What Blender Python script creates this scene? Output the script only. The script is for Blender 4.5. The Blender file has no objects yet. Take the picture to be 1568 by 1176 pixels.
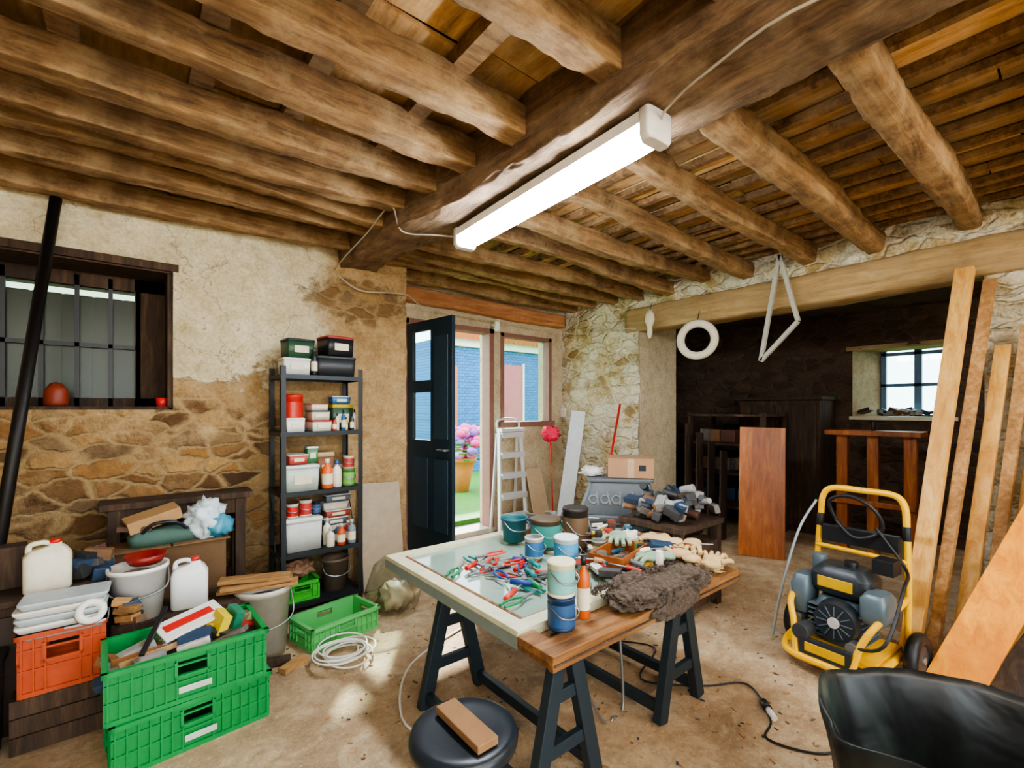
import bpy, bmesh, math, random
from mathutils import Vector, Matrix, noise, Euler
random.seed(7)
scene = bpy.context.scene
R = random.uniform

# ------------------------------------------------------------ materials
def lin(h):
    h = h.lstrip('#')
    c = [int(h[i:i+2], 16)/255 for i in (0, 2, 4)]
    return tuple([(x/12.92 if x <= .04045 else ((x+.055)/1.055)**2.4) for x in c]) + (1,)

MC = {}
class NT:
    def __init__(s, name):
        s.m = bpy.data.materials.new(name); s.m.use_nodes = True
        s.n = s.m.node_tree.nodes; s.l = s.m.node_tree.links
        s.b = s.n['Principled BSDF']
    def add(s, t, **kw):
        nd = s.n.new(t)
        for k, v in kw.items(): setattr(nd, k, v)
        return nd
    def link(s, a, b): s.l.new(a, b)
    def coords(s, scale=(1, 1, 1), gen='Object'):
        tc = s.add('ShaderNodeTexCoord'); mp = s.add('ShaderNodeMapping')
        mp.inputs['Scale'].default_value = scale
        s.link(tc.outputs[gen], mp.inputs['Vector']); return mp.outputs[0]
    def noise(s, vec, scale, detail=5, rough=.6, dist=0):
        n = s.add('ShaderNodeTexNoise'); s.link(vec, n.inputs['Vector'])
        n.inputs['Scale'].default_value = scale; n.inputs['Detail'].default_value = detail
        n.inputs['Roughness'].default_value = rough; n.inputs['Distortion'].default_value = dist
        return n.outputs['Fac']
    def ramp(s, fac, stops, interp='LINEAR'):
        r = s.add('ShaderNodeValToRGB'); s.link(fac, r.inputs[0]); r.color_ramp.interpolation = interp
        e = r.color_ramp.elements
        while len(e) < len(stops): e.new(.5)
        for i, (p, c) in enumerate(stops):
            e[i].position = p; e[i].color = lin(c) if isinstance(c, str) else (c, c, c, 1)
        return r.outputs[0]
    def mix(s, fac, a, b, mode='MIX'):
        m = s.add('ShaderNodeMix', data_type='RGBA', blend_type=mode)
        for inp, v in ((m.inputs[0], fac), (m.inputs[6], a), (m.inputs[7], b)):
            if isinstance(v, (int, float)): inp.default_value = v
            elif isinstance(v, str): inp.default_value = lin(v)
            elif isinstance(v, tuple): inp.default_value = v
            else: s.link(v, inp)
        return m.outputs[2]
    def math(s, op, a, b=0, clamp=False):
        m = s.add('ShaderNodeMath', operation=op, use_clamp=clamp)
        for inp, v in ((m.inputs[0], a), (m.inputs[1], b)):
            if isinstance(v, (int, float)): inp.default_value = v
            else: s.link(v, inp)
        return m.outputs[0]
    def bump(s, h, strength=.5, dist=.02):
        b = s.add('ShaderNodeBump'); b.inputs['Strength'].default_value = strength
        b.inputs['Distance'].default_value = dist
        s.link(h, b.inputs['Height']); s.link(b.outputs[0], s.b.inputs['Normal'])
    def island(s):
        return s.add('ShaderNodeNewGeometry').outputs['Random Per Island']

def M(hexc, rough=.55, metal=0, var=.25, scale=14, name=None, bump=.15):
    key = (hexc, rough, metal, var, scale)
    if key in MC: return MC[key]
    t = NT(name or ('paint_' + hexc.lstrip('#')))
    v = t.coords()
    f = t.noise(v, scale, 6, .65)
    c = t.mix(t.math('MULTIPLY', t.ramp(f, [(.35, 0.0), (.75, 1.0)]), var), hexc, tuple([x*.25 for x in lin(hexc)[:3]]) + (1,))
    t.link(c, t.b.inputs['Base Color'])
    t.b.inputs['Roughness'].default_value = rough; t.b.inputs['Metallic'].default_value = metal
    if bump: t.bump(f, bump, .01)
    MC[key] = t.m; return t.m

def wood(name, c1, c2, c3, axis='X', scale=1., rough=.75, isl=.5, bump=.5, dirt=.75, gray=None):
    t = NT(name)
    st = {'X': (.12, 1, 1), 'Y': (1, .12, 1), 'Z': (1, 1, .12)}[axis]
    v = t.coords(tuple(x*scale for x in st))
    isl_o = t.island()
    off = t.add('ShaderNodeVectorMath', operation='ADD'); t.link(v, off.inputs[0])
    cmb = t.add('ShaderNodeCombineXYZ')
    t.link(t.math('MULTIPLY', isl_o, 37.), cmb.inputs[0]); t.link(t.math('MULTIPLY', isl_o, 11.), cmb.inputs[2])
    t.link(cmb.outputs[0], off.inputs[1]); vv = off.outputs[0]
    g = t.noise(vv, 22, 8, .7, .6)
    big = t.noise(vv, 3.2, 4, .6)
    col = t.ramp(g, [(.3, c1), (.52, c2), (.75, c3)])
    col = t.mix(t.ramp(big, [(.4, .0), (.68, dirt)]), col, c1)
    if gray:
        n = t.noise(t.coords(), 5, 8, .75)
        col = t.mix(t.ramp(n, [(.45, 0.0), (.65, .6)]), col, gray)
        n4 = t.noise(t.coords(), 2.1, 6, .7)
        col = t.mix(t.ramp(n4, [(.52, 0.0), (.68, .5)]), col, c1)
    br = t.math('ADD', t.math('MULTIPLY', isl_o, isl), 1 - isl*.5)
    hsv = t.add('ShaderNodeHueSaturation'); t.link(col, hsv.inputs['Color']); t.link(br, hsv.inputs['Value'])
    t.link(hsv.outputs[0], t.b.inputs['Base Color'])
    t.b.inputs['Roughness'].default_value = rough
    t.bump(g, bump, .012)
    return t.m

def stone_mat(name, mode):
    t = NT(name); w = t.coords()
    sep = t.add('ShaderNodeSeparateXYZ'); t.link(w, sep.inputs[0])
    X, Y, Z = sep.outputs
    n1 = t.noise(w, 2.2, 6, .65); n2 = t.noise(w, 9, 8, .7); n3 = t.noise(w, 45, 4, .7); n0 = t.noise(w, 1.1, 8, .7)
    nz = t.add('ShaderNodeTexNoise'); t.link(w, nz.inputs['Vector']); nz.inputs['Scale'].default_value = 7; nz.inputs['Detail'].default_value = 5
    va = t.add('ShaderNodeVectorMath', operation='MULTIPLY_ADD'); t.link(nz.outputs['Color'], va.inputs[0])
    va.inputs[1].default_value = (.11, .11, .11); t.link(w, va.inputs[2])
    mp = t.add('ShaderNodeMapping'); mp.inputs['Scale'].default_value = (4.6, 4.6, 10.); t.link(va.outputs[0], mp.inputs[0])
    vo = t.add('ShaderNodeTexVoronoi'); vo.inputs['Scale'].default_value = 1.0; t.link(mp.outputs[0], vo.inputs['Vector'])
    ve = t.add('ShaderNodeTexVoronoi', feature='DISTANCE_TO_EDGE'); ve.inputs['Scale'].default_value = 1.0; t.link(mp.outputs[0], ve.inputs['Vector'])
    s2 = t.add('ShaderNodeSeparateColor'); t.link(vo.outputs['Color'], s2.inputs[0])
    edge = t.ramp(ve.outputs['Distance'], [(.03, 0.0), (.14, 1.0)])
    if mode == 'pier':
        st = t.ramp(s2.outputs[0], [(0, '#8f7546'), (.5, '#bfa670'), (1, '#dccda2')]); mort = '#cdbb90'
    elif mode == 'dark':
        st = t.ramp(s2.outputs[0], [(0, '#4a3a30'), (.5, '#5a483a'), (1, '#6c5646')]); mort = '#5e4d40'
    else:
        st = t.ramp(s2.outputs[0], [(0, '#4e3620'), (.3, '#8a6236'), (.5, '#c09a62'), (.65, '#6a5844'), (.85, '#a87a42'), (1, '#5c4630')]); mort = '#a58a60'
    st = t.mix(t.ramp(n2, [(.4, 0.0), (.75, .5)]), st, '#3a2918' if mode != 'pier' else '#7a6440')
    st = t.mix(edge, mort, st)
    hgt = t.math('ADD', t.math('MULTIPLY', edge, .5), t.math('MULTIPLY', n2, .8))
    if mode == 'left':
        zz = t.math('ADD', Z, t.math('MULTIPLY', t.math('SUBTRACT', n1, .5), 1.5))
        zz = t.math('ADD', zz, t.math('MULTIPLY', t.math('SUBTRACT', n2, .5), .35))
        xx = t.math('ADD', X, t.math('MULTIPLY', t.math('SUBTRACT', n1, .5), .5))
        tan_m = t.math('MAXIMUM', t.ramp(t.math('MULTIPLY', zz, .3333), [(.44, 0.0), (.50, .8)]),
                       t.ramp(t.math('MULTIPLY', xx, .3333), [(.24, 0.0), (.34, .85)]))
        tan_m = t.math('MAXIMUM', tan_m, t.ramp(n0, [(.52, 0.0), (.62, .75)]))
        tan = t.ramp(n2, [(.3, '#92744a'), (.55, '#b99c70'), (.85, '#d0b98e')])
        c = t.mix(tan_m, st, tan)
        low = t.math('MULTIPLY', t.ramp(t.math('MULTIPLY', zz, .3333), [(.575, 0.0), (.60, 1.0)]),
                     t.ramp(t.math('MULTIPLY', xx, .3333), [(.38, 1.0), (.44, 0.0)]))
        cream = t.ramp(n2, [(.3, '#c4b48a'), (.5, '#e2d6b2'), (.8, '#efe6c8')])
        cream = t.mix(t.ramp(n0, [(.5, 0.0), (.7, .45)]), cream, '#a8926a')
        vc = t.add('ShaderNodeTexVoronoi', feature='DISTANCE_TO_EDGE'); vc.inputs['Scale'].default_value = 1.5
        vb = t.add('ShaderNodeVectorMath', operation='MULTIPLY_ADD'); t.link(nz.outputs['Color'], vb.inputs[0]); vb.inputs[1].default_value = (.4, .4, .4); t.link(w, vb.inputs[2]); t.link(vb.outputs[0], vc.inputs['Vector'])
        cr = t.math('MAXIMUM', t.ramp(vc.outputs['Distance'], [(.0, 0.0), (.010, 1.0)]), t.ramp(n1, [(.42, 1.0), (.5, 0.0)]))
        cream = t.mix(cr, t.mix(.6, cream, '#5b4326'), cream)
        cream = t.mix(t.ramp(n2, [(.64, 0.0), (.67, .7)]), cream, '#8c7046')
        c = t.mix(low, c, cream)
        dx = t.math('SUBTRACT', X, 1.5); dz = t.math('SUBTRACT', Z, 2.42)
        dd = t.math('SQRT', t.math('ADD', t.math('MULTIPLY', dx, dx), t.math('MULTIPLY', t.math('MULTIPLY', dz, dz), 7.)))
        dd = t.math('ADD', dd, t.math('MULTIPLY', t.math('SUBTRACT', n2, .5), .9))
        seat = t.ramp(dd, [(.34, .75), (.5, 0.0)])
        c = t.mix(seat, c, t.mix(.2, st, '#5a4630'))
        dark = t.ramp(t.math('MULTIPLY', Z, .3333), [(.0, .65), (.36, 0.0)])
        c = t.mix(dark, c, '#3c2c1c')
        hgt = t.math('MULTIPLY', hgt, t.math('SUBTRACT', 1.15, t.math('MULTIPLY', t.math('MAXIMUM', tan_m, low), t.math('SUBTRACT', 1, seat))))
        hgt = t.math('ADD', hgt, t.math('MULTIPLY', low, .4))
    elif mode == 'plaster':
        tan = t.ramp(n2, [(.3, '#bdaa88'), (.55, '#d6c7a8'), (.85, '#e6dbc0')])
        c = t.mix(t.ramp(n1, [(.35, .8), (.6, 1.0)]), st, tan)
        c = t.mix(t.ramp(n0, [(.45, 0.0), (.7, .45)]), c, '#8c7452')
        hgt = n2
    elif mode == 'pier':
        cw = t.ramp(t.math('ADD', n1, t.math('MULTIPLY', n3, .15)), [(.50, 0.0), (.62, .85)])
        c = t.mix(cw, st, '#e8dfc6')
    else:
        c = st
    c = t.mix(t.ramp(n3, [(.3, .3), (.6, 0.0)]), c, '#2e2115')
    t.link(c, t.b.inputs['Base Color']); t.b.inputs['Roughness'].default_value = .95
    t.bump(t.math('ADD', hgt, t.math('MULTIPLY', n3, .15)), 1., .045 if mode == 'pier' else .024)
    return t.m

def glass(name, col='#e8f2ee', rough=.03, alpha=.05):
    t = NT(name); out = t.n['Material Output']
    tr = t.add('ShaderNodeBsdfTransparent'); tr.inputs[0].default_value = lin(col)
    gl = t.add('ShaderNodeBsdfGlossy'); gl.inputs['Roughness'].default_value = rough
    lw = t.add('ShaderNodeLayerWeight'); lw.inputs['Blend'].default_value = .5
    f = t.math('ADD', t.math('MULTIPLY', t.math('POWER', lw.outputs['Facing'], 4.), .6), alpha, True)
    mx = t.add('ShaderNodeMixShader'); t.link(f, mx.inputs[0])
    t.link(tr.outputs[0], mx.inputs[1]); t.link(gl.outputs[0], mx.inputs[2]); t.link(mx.outputs[0], out.inputs[0])
    return t.m

def emis(name, hexc, s):
    t = NT(name); t.b.inputs['Base Color'].default_value = lin(hexc)
    t.b.inputs['Emission Color'].default_value = lin(hexc); t.b.inputs['Emission Strength'].default_value = s
    return t.m

def palette(name, cols, rough=.5):
    t = NT(name)
    c = t.ramp(t.island(), [(i/len(cols), x) for i, x in enumerate(cols)], 'CONSTANT')
    n = t.noise(t.coords(), 18, 5)
    c = t.mix(t.ramp(n, [(.45, 0.0), (.8, .5)]), c, '#2a241e')
    t.link(c, t.b.inputs['Base Color']); t.b.inputs['Roughness'].default_value = rough
    return t.m

W_JOIST = wood('joist_wood', '#47331f', '#8e6c45', '#bb9868', 'X', 1, .95, .45, 1., .55, '#a98f68')
W_BEAM = wood('beam_wood', '#42311f', '#80644a', '#b09068', 'Y', 1, .95, .1, 1., .6, '#9c8464')
W_BOARD = wood('ceiling_board_wood', '#81603a', '#c49a62', '#e8cc98', 'Y', .8, .9, .7, .5, .55, '#cdb386')
W_LINT = wood('lintel_wood', '#7a6040', '#ad8f60', '#cdb386', 'Y', .8, .85, .2, .7, .7, '#a08a66')
W_PINE = wood('pine_plank_wood', '#b9803c', '#e2b060', '#f2d294', 'Z', .9, .6, .4, .3)
W_YEL = wood('yellow_plank_wood', '#c4700c', '#ee9c20', '#f8bc4c', 'Z', .7, .55, .2, .3)
W_RED = wood('varnished_wood', '#6e3818', '#a65e28', '#c98446', 'Z', .8, .35, .2, .25)
W_TAB = wood('worktop_wood', '#4c2f18', '#8c6034', '#bc8f58', 'X', 1, .6, .4, .5)
W_DARK = wood('dark_old_wood', '#241a13', '#4a3626', '#6c563e', 'Z', 1, .8, .3, .6)
W_OFF = wood('offcut_wood', '#7e5830', '#b08652', '#d0ae80', 'X', 1, .7, .6, .4)
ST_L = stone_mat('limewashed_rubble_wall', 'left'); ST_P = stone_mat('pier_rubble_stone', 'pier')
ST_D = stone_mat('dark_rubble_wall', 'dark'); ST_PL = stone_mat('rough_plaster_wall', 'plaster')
GL = glass('window_glass'); GLT = M('#94ac9e', .04, 0, .2, 6, 'reflection_tint_glass', .02)  # table pane: pale green base colour stands in for its reflection
GLD = glass('dusty_glass', '#b9c4b4', .3, .03)
CLUT = palette('mixed_clutter', ['#c9c5ba', '#2f5f7a', '#b3332a', '#d8b23a', '#33332f', '#5f8a4a', '#e6e2d6', '#8a5a2c', '#6a6e70', '#b08a60'])
CLUTD = palette('dark_clutter', ['#4a4a4c', '#2b2e30', '#6a645c', '#28405a', '#7a5a40', '#9a9a96', '#5a3a2e'])
BLK = M('#1c1e22', .45, 0, .3); NAVY = M('#1c2c3c', .5); WHT = M('#e6e4dc', .45, 0, .2); ALU = M('#d2d6d8', .4, .35, .1)
STEEL = M('#9a9da0', .35, .8); GRN = M('#0f8f46', .42, 0, .3); RED = M('#cc2a24', .4); YEL = M('#f2ba0c', .4, 0, .1)
ORG = M('#b8481a', .5); CREAM = M('#e2d8ba', .6)

# ------------------------------------------------------------ mesh builder
class MB:
    def __init__(s, name): s.bm = bmesh.new(); s.mats = []; s.name = name
    def mi(s, m):
        if m not in s.mats: s.mats.append(m)
        return s.mats.index(m)
    def faces(s, vs, m, smooth=False):
        i = s.mi(m); seen = set()
        for v in vs:
            for f in v.link_faces:
                if f not in seen: seen.add(f); f.material_index = i; f.smooth = smooth
    def box(s, c, d, m, rot=(0, 0, 0)):
        mat = Matrix.Translation(c) @ Euler(rot).to_matrix().to_4x4() @ Matrix.Diagonal((*d, 1))
        r = bmesh.ops.create_cube(s.bm, size=1, matrix=mat); s.faces(r['verts'], m); return s
    def bx(s, x0, x1, y0, y1, z0, z1, m):
        return s.box(((x0+x1)/2, (y0+y1)/2, (z0+z1)/2), (abs(x1-x0), abs(y1-y0), abs(z1-z0)), m)
    def frame(s, p0, p1, up=(0, 0, 1)):
        p0 = Vector(p0); p1 = Vector(p1); d = (p1-p0); L = d.length; d = d.normalized(); u = Vector(up)
        if abs(d.dot(u)) > .98: u = Vector((0, 1, 0))
        x = u.cross(d).normalized(); y = d.cross(x)
        m = Matrix((x, y, d)).transposed().to_4x4(); return Matrix.Translation(p0) @ m, L
    def prism(s, p0, p1, w, h, m, up=(0, 0, 1)):
        F, L = s.frame(p0, p1, up)
        r = bmesh.ops.create_cube(s.bm, size=1, matrix=F @ Matrix.Translation((0, 0, L/2)) @ Matrix.Diagonal((w, h, L, 1)))
        s.faces(r['verts'], m); return s
    def cyl(s, p0, p1, r0, m, r1=None, seg=20, smooth=True):
        F, L = s.frame(p0, p1); r1 = r0 if r1 is None else r1
        r = bmesh.ops.create_cone(s.bm, cap_ends=True, segments=seg, radius1=r0, radius2=r1, depth=L, matrix=F @ Matrix.Translation((0, 0, L/2)))
        s.faces(r['verts'], m, False)
        for v in r['verts']:
            for f in v.link_faces:
                if len(f.verts) == 4: f.smooth = smooth
        return s
    def rings(s, rings, m, cap=True, smooth=True, closed=False):
        bm = s.bm; i = s.mi(m); R_ = [[bm.verts.new(p) for p in ring] for ring in rings]; n = len(R_[0]); fs = []
        k = len(R_)
        for a in range(k if closed else k-1):
            A = R_[a]; B = R_[(a+1) % k]
            for j in range(n): fs.append(bm.faces.new((A[j], A[(j+1) % n], B[(j+1) % n], B[j])))
        if cap and not closed:
            fs.append(bm.faces.new(R_[0][::-1])); fs.append(bm.faces.new(R_[-1]))
        for f in fs: f.material_index = i; f.smooth = smooth and len(f.verts) == 4
        return s
    def lathe(s, o, prof, m, seg=24, tilt=None, cap=True):
        T = Matrix.Translation(o) @ (Euler(tilt).to_matrix().to_4x4() if tilt else Matrix())
        return s.rings([[T @ Vector((r*math.cos(2*math.pi*j/seg), r*math.sin(2*math.pi*j/seg), z)) for j in range(seg)] for r, z in prof], m, cap)
    def loft(s, o, secs, m, e=.35, seg=24, rotz=0):
        T = Matrix.Translation(o) @ Matrix.Rotation(rotz, 4, 'Z'); out = []
        for sec in secs:
            z, w, d = sec[:3]; ox, oy = (sec[3], sec[4]) if len(sec) > 3 else (0, 0); ring = []
            for j in range(seg):
                a = 2*math.pi*(j+.5)/seg; c, q = math.cos(a), math.sin(a)
                ring.append(T @ Vector((ox+math.copysign(abs(c)**e, c)*w/2, oy+math.copysign(abs(q)**e, q)*d/2, z)))
            out.append(ring)
        return s.rings(out, m)
    def log(s, p0, p1, w, h, m, n=28, seg=16, e=.45, amp=.012, seed=0, bend=.02, taper=0, smooth=True):
        F, L = s.frame(p0, p1); out = []
        for i in range(n+1):
            q = i/n; z = q*L
            bx_ = noise.noise((z*.5, seed*3.1, 1))*bend; by = noise.noise((z*.5, seed*5.3, 9))*bend; ring = []
            for j in range(seg):
                a = 2*math.pi*(j+.5)/seg; c, d = math.cos(a), math.sin(a)
                x = math.copysign(abs(c)**e, c)*w/2*(1-taper*q); y = math.copysign(abs(d)**e, d)*h/2*(1-taper*q)
                nn = noise.noise((x*8+seed, y*8, z*1.1))*amp*.8 + noise.noise((x*22+seed, y*22, z*5))*amp*.45 + noise.noise((x*60+seed, y*60, z*16))*amp*.3
                l = math.hypot(x, y); ring.append(F @ Vector((bx_+x*(1+nn/l), by+y*(1+nn/l), z)))
            out.append(ring)
        return s.rings(out, m, True, smooth)
    def tube(s, pts, r, m, seg=8, closed=False, sub=6):
        P = [Vector(p) for p in pts]
        if sub > 1 and len(P) > 2:
            Q = []; n = len(P)
            rng = range(n if closed else n-1)
            for i in rng:
                g = lambda k: P[k % n] if closed else P[max(0, min(n-1, k))]
                a, b, c, d = g(i-1), g(i), g(i+1), g(i+2)
                for t_ in range(sub):
                    t = t_/sub
                    Q.append(.5*((2*b)+(c-a)*t+(2*a-5*b+4*c-d)*t*t+(3*b-a-3*c+d)*t**3))
            if not closed: Q.append(P[-1])
            P = Q
        out = []; n = len(P); ref = None
        for i in range(n):
            if closed: d = (P[(i+1) % n]-P[i-1]).normalized()
            else: d = (P[min(n-1, i+1)]-P[max(0, i-1)]).normalized()
            if ref is None:
                ref = Vector((0, 0, 1)) if abs(d.z) < .9 else Vector((1, 0, 0))
            x = (ref - d*ref.dot(d)).normalized(); ref = x; y = d.cross(x)
            out.append([P[i]+(x*math.cos(2*math.pi*j/seg)+y*math.sin(2*math.pi*j/seg))*r for j in range(seg)])
        return s.rings(out, m, True, True, closed)
    def blob(s, c, rad, m, sub=4, amp=.2, freq=3, seed=0, flat=None):
        r = bmesh.ops.create_icosphere(s.bm, subdivisions=sub, radius=1)
        rad = Vector(rad); c = Vector(c)
        for v in r['verts']:
            p = v.co.copy(); k = 1+amp*noise.fractal(p*freq+Vector((seed, seed*2, 0)), .9, 2, 4)
            q = Vector((p.x*rad.x*k, p.y*rad.y*k, p.z*rad.z*k))
            if flat is not None: q.z = max(q.z, -flat)
            v.co = c+q
        s.faces(r['verts'], m, True); return s
    def poly(s, vs, fs, m, smooth=False):
        V = [s.bm.verts.new(v) for v in vs]; i = s.mi(m)
        for f in fs:
            F = s.bm.faces.new([V[k] for k in f]); F.material_index = i; F.smooth = smooth
        return s
    def torus(s, c, R_, r, m, axis='Z', seg=40, rs=10, T=None):
        out = []
        for i in range(seg):
            a = 2*math.pi*i/seg; ring = []
            for j in range(rs):
                b = 2*math.pi*j/rs; q = (R_+r*math.cos(b))
                p = Vector((q*math.cos(a), q*math.sin(a), r*math.sin(b)))
                if axis == 'X': p = Vector((p.z, p.x, p.y))
                if axis == 'Y': p = Vector((p.x, p.z, p.y))
                if T: p = T @ p
                ring.append(Vector(c)+p)
            out.append(ring)
        return s.rings(out, m, False, True, True)
    def done(s, bevel=0, keep=False, loc=None, rotz=0, rot=None, segs=2):
        bmesh.ops.recalc_face_normals(s.bm, faces=s.bm.faces[:])
        me = bpy.data.meshes.new(s.name)
        if not keep and loc is None:
            xs = [v.co for v in s.bm.verts]
            c = Vector(((min(v.x for v in xs)+max(v.x for v in xs))/2, (min(v.y for v in xs)+max(v.y for v in xs))/2, min(v.z for v in xs)))
            bmesh.ops.translate(s.bm, verts=s.bm.verts[:], vec=-c)
        else: c = Vector(loc) if loc is not None else Vector((0, 0, 0))
        s.bm.to_mesh(me); s.bm.free()
        for m in s.mats: me.materials.append(m)
        o = bpy.data.objects.new(s.name, me); o.location = c
        o.rotation_euler = rot if rot else (0, 0, rotz)
        scene.collection.objects.link(o)
        if bevel:
            b = o.modifiers.new('bevel', 'BEVEL'); b.width = bevel; b.segments = segs; b.limit_method = 'ANGLE'; b.angle_limit = math.radians(40)
        return o

# ------------------------------------------------------------ room shell
def sheet(b, axis, const, u0, u1, z0, z1, holes, m, sign, amp=.02, step=.03):
    nu = max(2, int((u1-u0)/step)); nz = max(2, int((z1-z0)/step)); V = {}
    us = [u0+(u1-u0)*i/nu for i in range(nu+1)]; zs = [z0+(z1-z0)*i/nz for i in range(nz+1)]
    def snap(arr, val):
        k = min(range(len(arr)), key=lambda i: abs(arr[i]-val)); arr[k] = val
    for h in holes: snap(us, h[0]); snap(us, h[1]); snap(zs, h[2]); snap(zs, h[3])
    mi = b.mi(m)
    def vert(i, k):
        if (i, k) not in V:
            u, z = us[i], zs[k]
            d = amp*(.9+noise.noise((u*2.5, z*3.5, const))*.9+noise.noise((u*8, z*13, const))*.8)
            co = (u, const+sign*max(.002, d), z) if axis == 'Y' else (const+sign*max(.002, d), u, z)
            V[(i, k)] = b.bm.verts.new(co)
        return V[(i, k)]
    for i in range(nu):
        for k in range(nz):
            uc = (us[i]+us[i+1])/2; zc = (zs[k]+zs[k+1])/2
            if any(h[0] < uc < h[1] and h[2] < zc < h[3] for h in holes): continue
            f = b.bm.faces.new((vert(i, k), vert(i+1, k), vert(i+1, k+1), vert(i, k+1))); f.material_index = mi; f.smooth = True

t = NT('packed_earth_floor'); w = t.coords()
n1 = t.noise(w, 1.3, 8, .7); n2 = t.noise(w, 12, 8, .75); n3 = t.noise(w, 60, 5, .75); n4 = t.noise(w, 4, 8, .75, 1)
c = t.ramp(n1, [(.3, '#8c7254'), (.5, '#b09472'), (.7, '#ceb694')])
c = t.mix(t.ramp(n2, [(.38, .35), (.56, 0.0)]), c, '#6a5238')
c = t.mix(t.ramp(n4, [(.5, 0.0), (.62, .4)]), c, '#d8c6a4')
c = t.mix(t.ramp(n3, [(.58, 0.0), (.68, .6)]), c, '#e8dcbe')
c = t.mix(t.ramp(n3, [(.34, .5), (.42, 0.0)]), c, '#4a3826')
t.link(c, t.b.inputs['Base Color']); t.b.inputs['Roughness'].default_value = .8
t.bump(t.math('ADD', n2, t.math('MULTIPLY', n3, .6)), .6, .015); FLOOR = t.m
MB('floor').bx(-3.2, 7.4, -2.7, 4.85, -.12, 0, FLOOR).done(keep=True)

b = MB('wall_left')
hole = [(-.78, .22, 1.49, 2.45)]
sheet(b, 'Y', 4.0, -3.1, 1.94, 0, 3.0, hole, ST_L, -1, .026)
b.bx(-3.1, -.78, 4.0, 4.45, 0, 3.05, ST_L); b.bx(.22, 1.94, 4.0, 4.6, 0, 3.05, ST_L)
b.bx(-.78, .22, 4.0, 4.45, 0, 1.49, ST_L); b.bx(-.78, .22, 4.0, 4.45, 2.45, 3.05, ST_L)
b.done(keep=True)
b = MB('wall_back')
hd = (2.2, 3.37, 0, 2.44); hw = (3.5, 4.36, 1.29, 2.44)
sheet(b, 'Y', 4.6, 1.94, 4.6, 0, 3.05, [hd, hw], ST_PL, -1, .008)
for q in ((1.94, 2.2, 0, 3.05), (2.2, 3.37, 2.44, 3.05), (3.37, 3.5, 0, 3.05), (3.5, 4.36, 0, 1.29), (3.5, 4.36, 2.44, 3.05), (4.36, 5.4, 0, 3.05)):
    b.bx(q[0], q[1], 4.6, 4.85, q[2], q[3], ST_PL)
b.done(keep=True)
b = MB('wall_right')
sheet(b, 'X', 4.6, 3.32, 4.62, 0, 3.05, [], ST_P, -1, .035)
sheet(b, 'X', 4.6, -2.6, .42, 0, 3.05, [], ST_P, -1, .03)
sheet(b, 'X', 4.6, .42, 3.32, 2.68, 3.05, [], ST_P, -1, .03)
b.bx(4.6, 5.36, 3.32, 4.6, 0, 3.05, ST_PL); b.bx(4.6, 5.36, -2.6, .42, 0, 3.05, ST_PL); b.bx(4.6, 5.36, .42, 3.32, 2.72, 3.05, ST_PL)
b.done(keep=True)
b = MB('trim_1'); b.log((4.67, .1, 2.57), (4.67, 3.5, 2.55), .28, .28, W_LINT, n=60, amp=.025, seed=4, bend=.05, e=.25); b.done(keep=True)
b = MB('trim_2'); b.log((1.7, 4.53, 2.69), (4.5, 4.53, 2.66), .16, .16, wood('door_lintel_wood', '#7a4a2c', '#b27c50', '#d0a078', 'X', 1, .9, .2, .8), n=50, amp=.012, seed=5, e=.3); b.done(keep=True)
b = MB('wall_front')  # unseen wall behind the camera; its opening is added to let in fill daylight
for q in ((-3.1, -1.8, 0, 3.05), (2.6, 5.36, 0, 3.05), (-1.8, 2.6, 2.4, 3.05), (-1.8, 2.6, 0, .1)):
    b.bx(q[0], q[1], -2.7, -2.5, q[2], q[3], ST_PL)
b.done(keep=True)
MB('wall_west').bx(-3.3, -3.1, -2.7, 4.45, 0, 3.05, ST_PL).done(keep=True)
b = MB('wall_far')
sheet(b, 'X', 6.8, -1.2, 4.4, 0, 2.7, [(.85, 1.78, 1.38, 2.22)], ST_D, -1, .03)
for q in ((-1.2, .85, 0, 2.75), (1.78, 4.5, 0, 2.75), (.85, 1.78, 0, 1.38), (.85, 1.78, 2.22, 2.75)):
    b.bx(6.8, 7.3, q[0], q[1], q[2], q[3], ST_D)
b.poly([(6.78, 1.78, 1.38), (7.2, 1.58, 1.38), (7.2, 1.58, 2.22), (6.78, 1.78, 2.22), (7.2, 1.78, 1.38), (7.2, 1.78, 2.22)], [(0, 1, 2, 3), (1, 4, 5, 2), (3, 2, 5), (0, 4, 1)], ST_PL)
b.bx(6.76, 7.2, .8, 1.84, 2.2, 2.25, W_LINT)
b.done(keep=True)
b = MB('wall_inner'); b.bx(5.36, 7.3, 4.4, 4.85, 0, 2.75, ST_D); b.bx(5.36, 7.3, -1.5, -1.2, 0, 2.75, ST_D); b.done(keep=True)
b = MB('ceiling'); b.bx(-3.3, 5.4, -2.7, 4.85, 3.05, 3.15, W_DARK); b.bx(5.36, 7.3, -1.5, 4.85, 2.65, 2.8, ST_D); b.done(keep=True)
b = MB('ceiling_boards')
x = -3.05
while x < 1.5:
    wd = R(.36, .46); y = -2.5
    while y < 4.0:
        L = R(.5, 1.3); y1 = min(4.0, y+L); z = 2.965+R(0, .02)
        b.box((x+wd/2, (y+y1)/2, z), (wd-.03, y1-y-.012, .02), W_BOARD, (0, R(-.02, .02), R(-.008, .008))); y = y1
    b.bx(x-.045, x+.04, -2.5, 4.0, 2.89, 2.955, W_JOIST); x += wd
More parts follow.
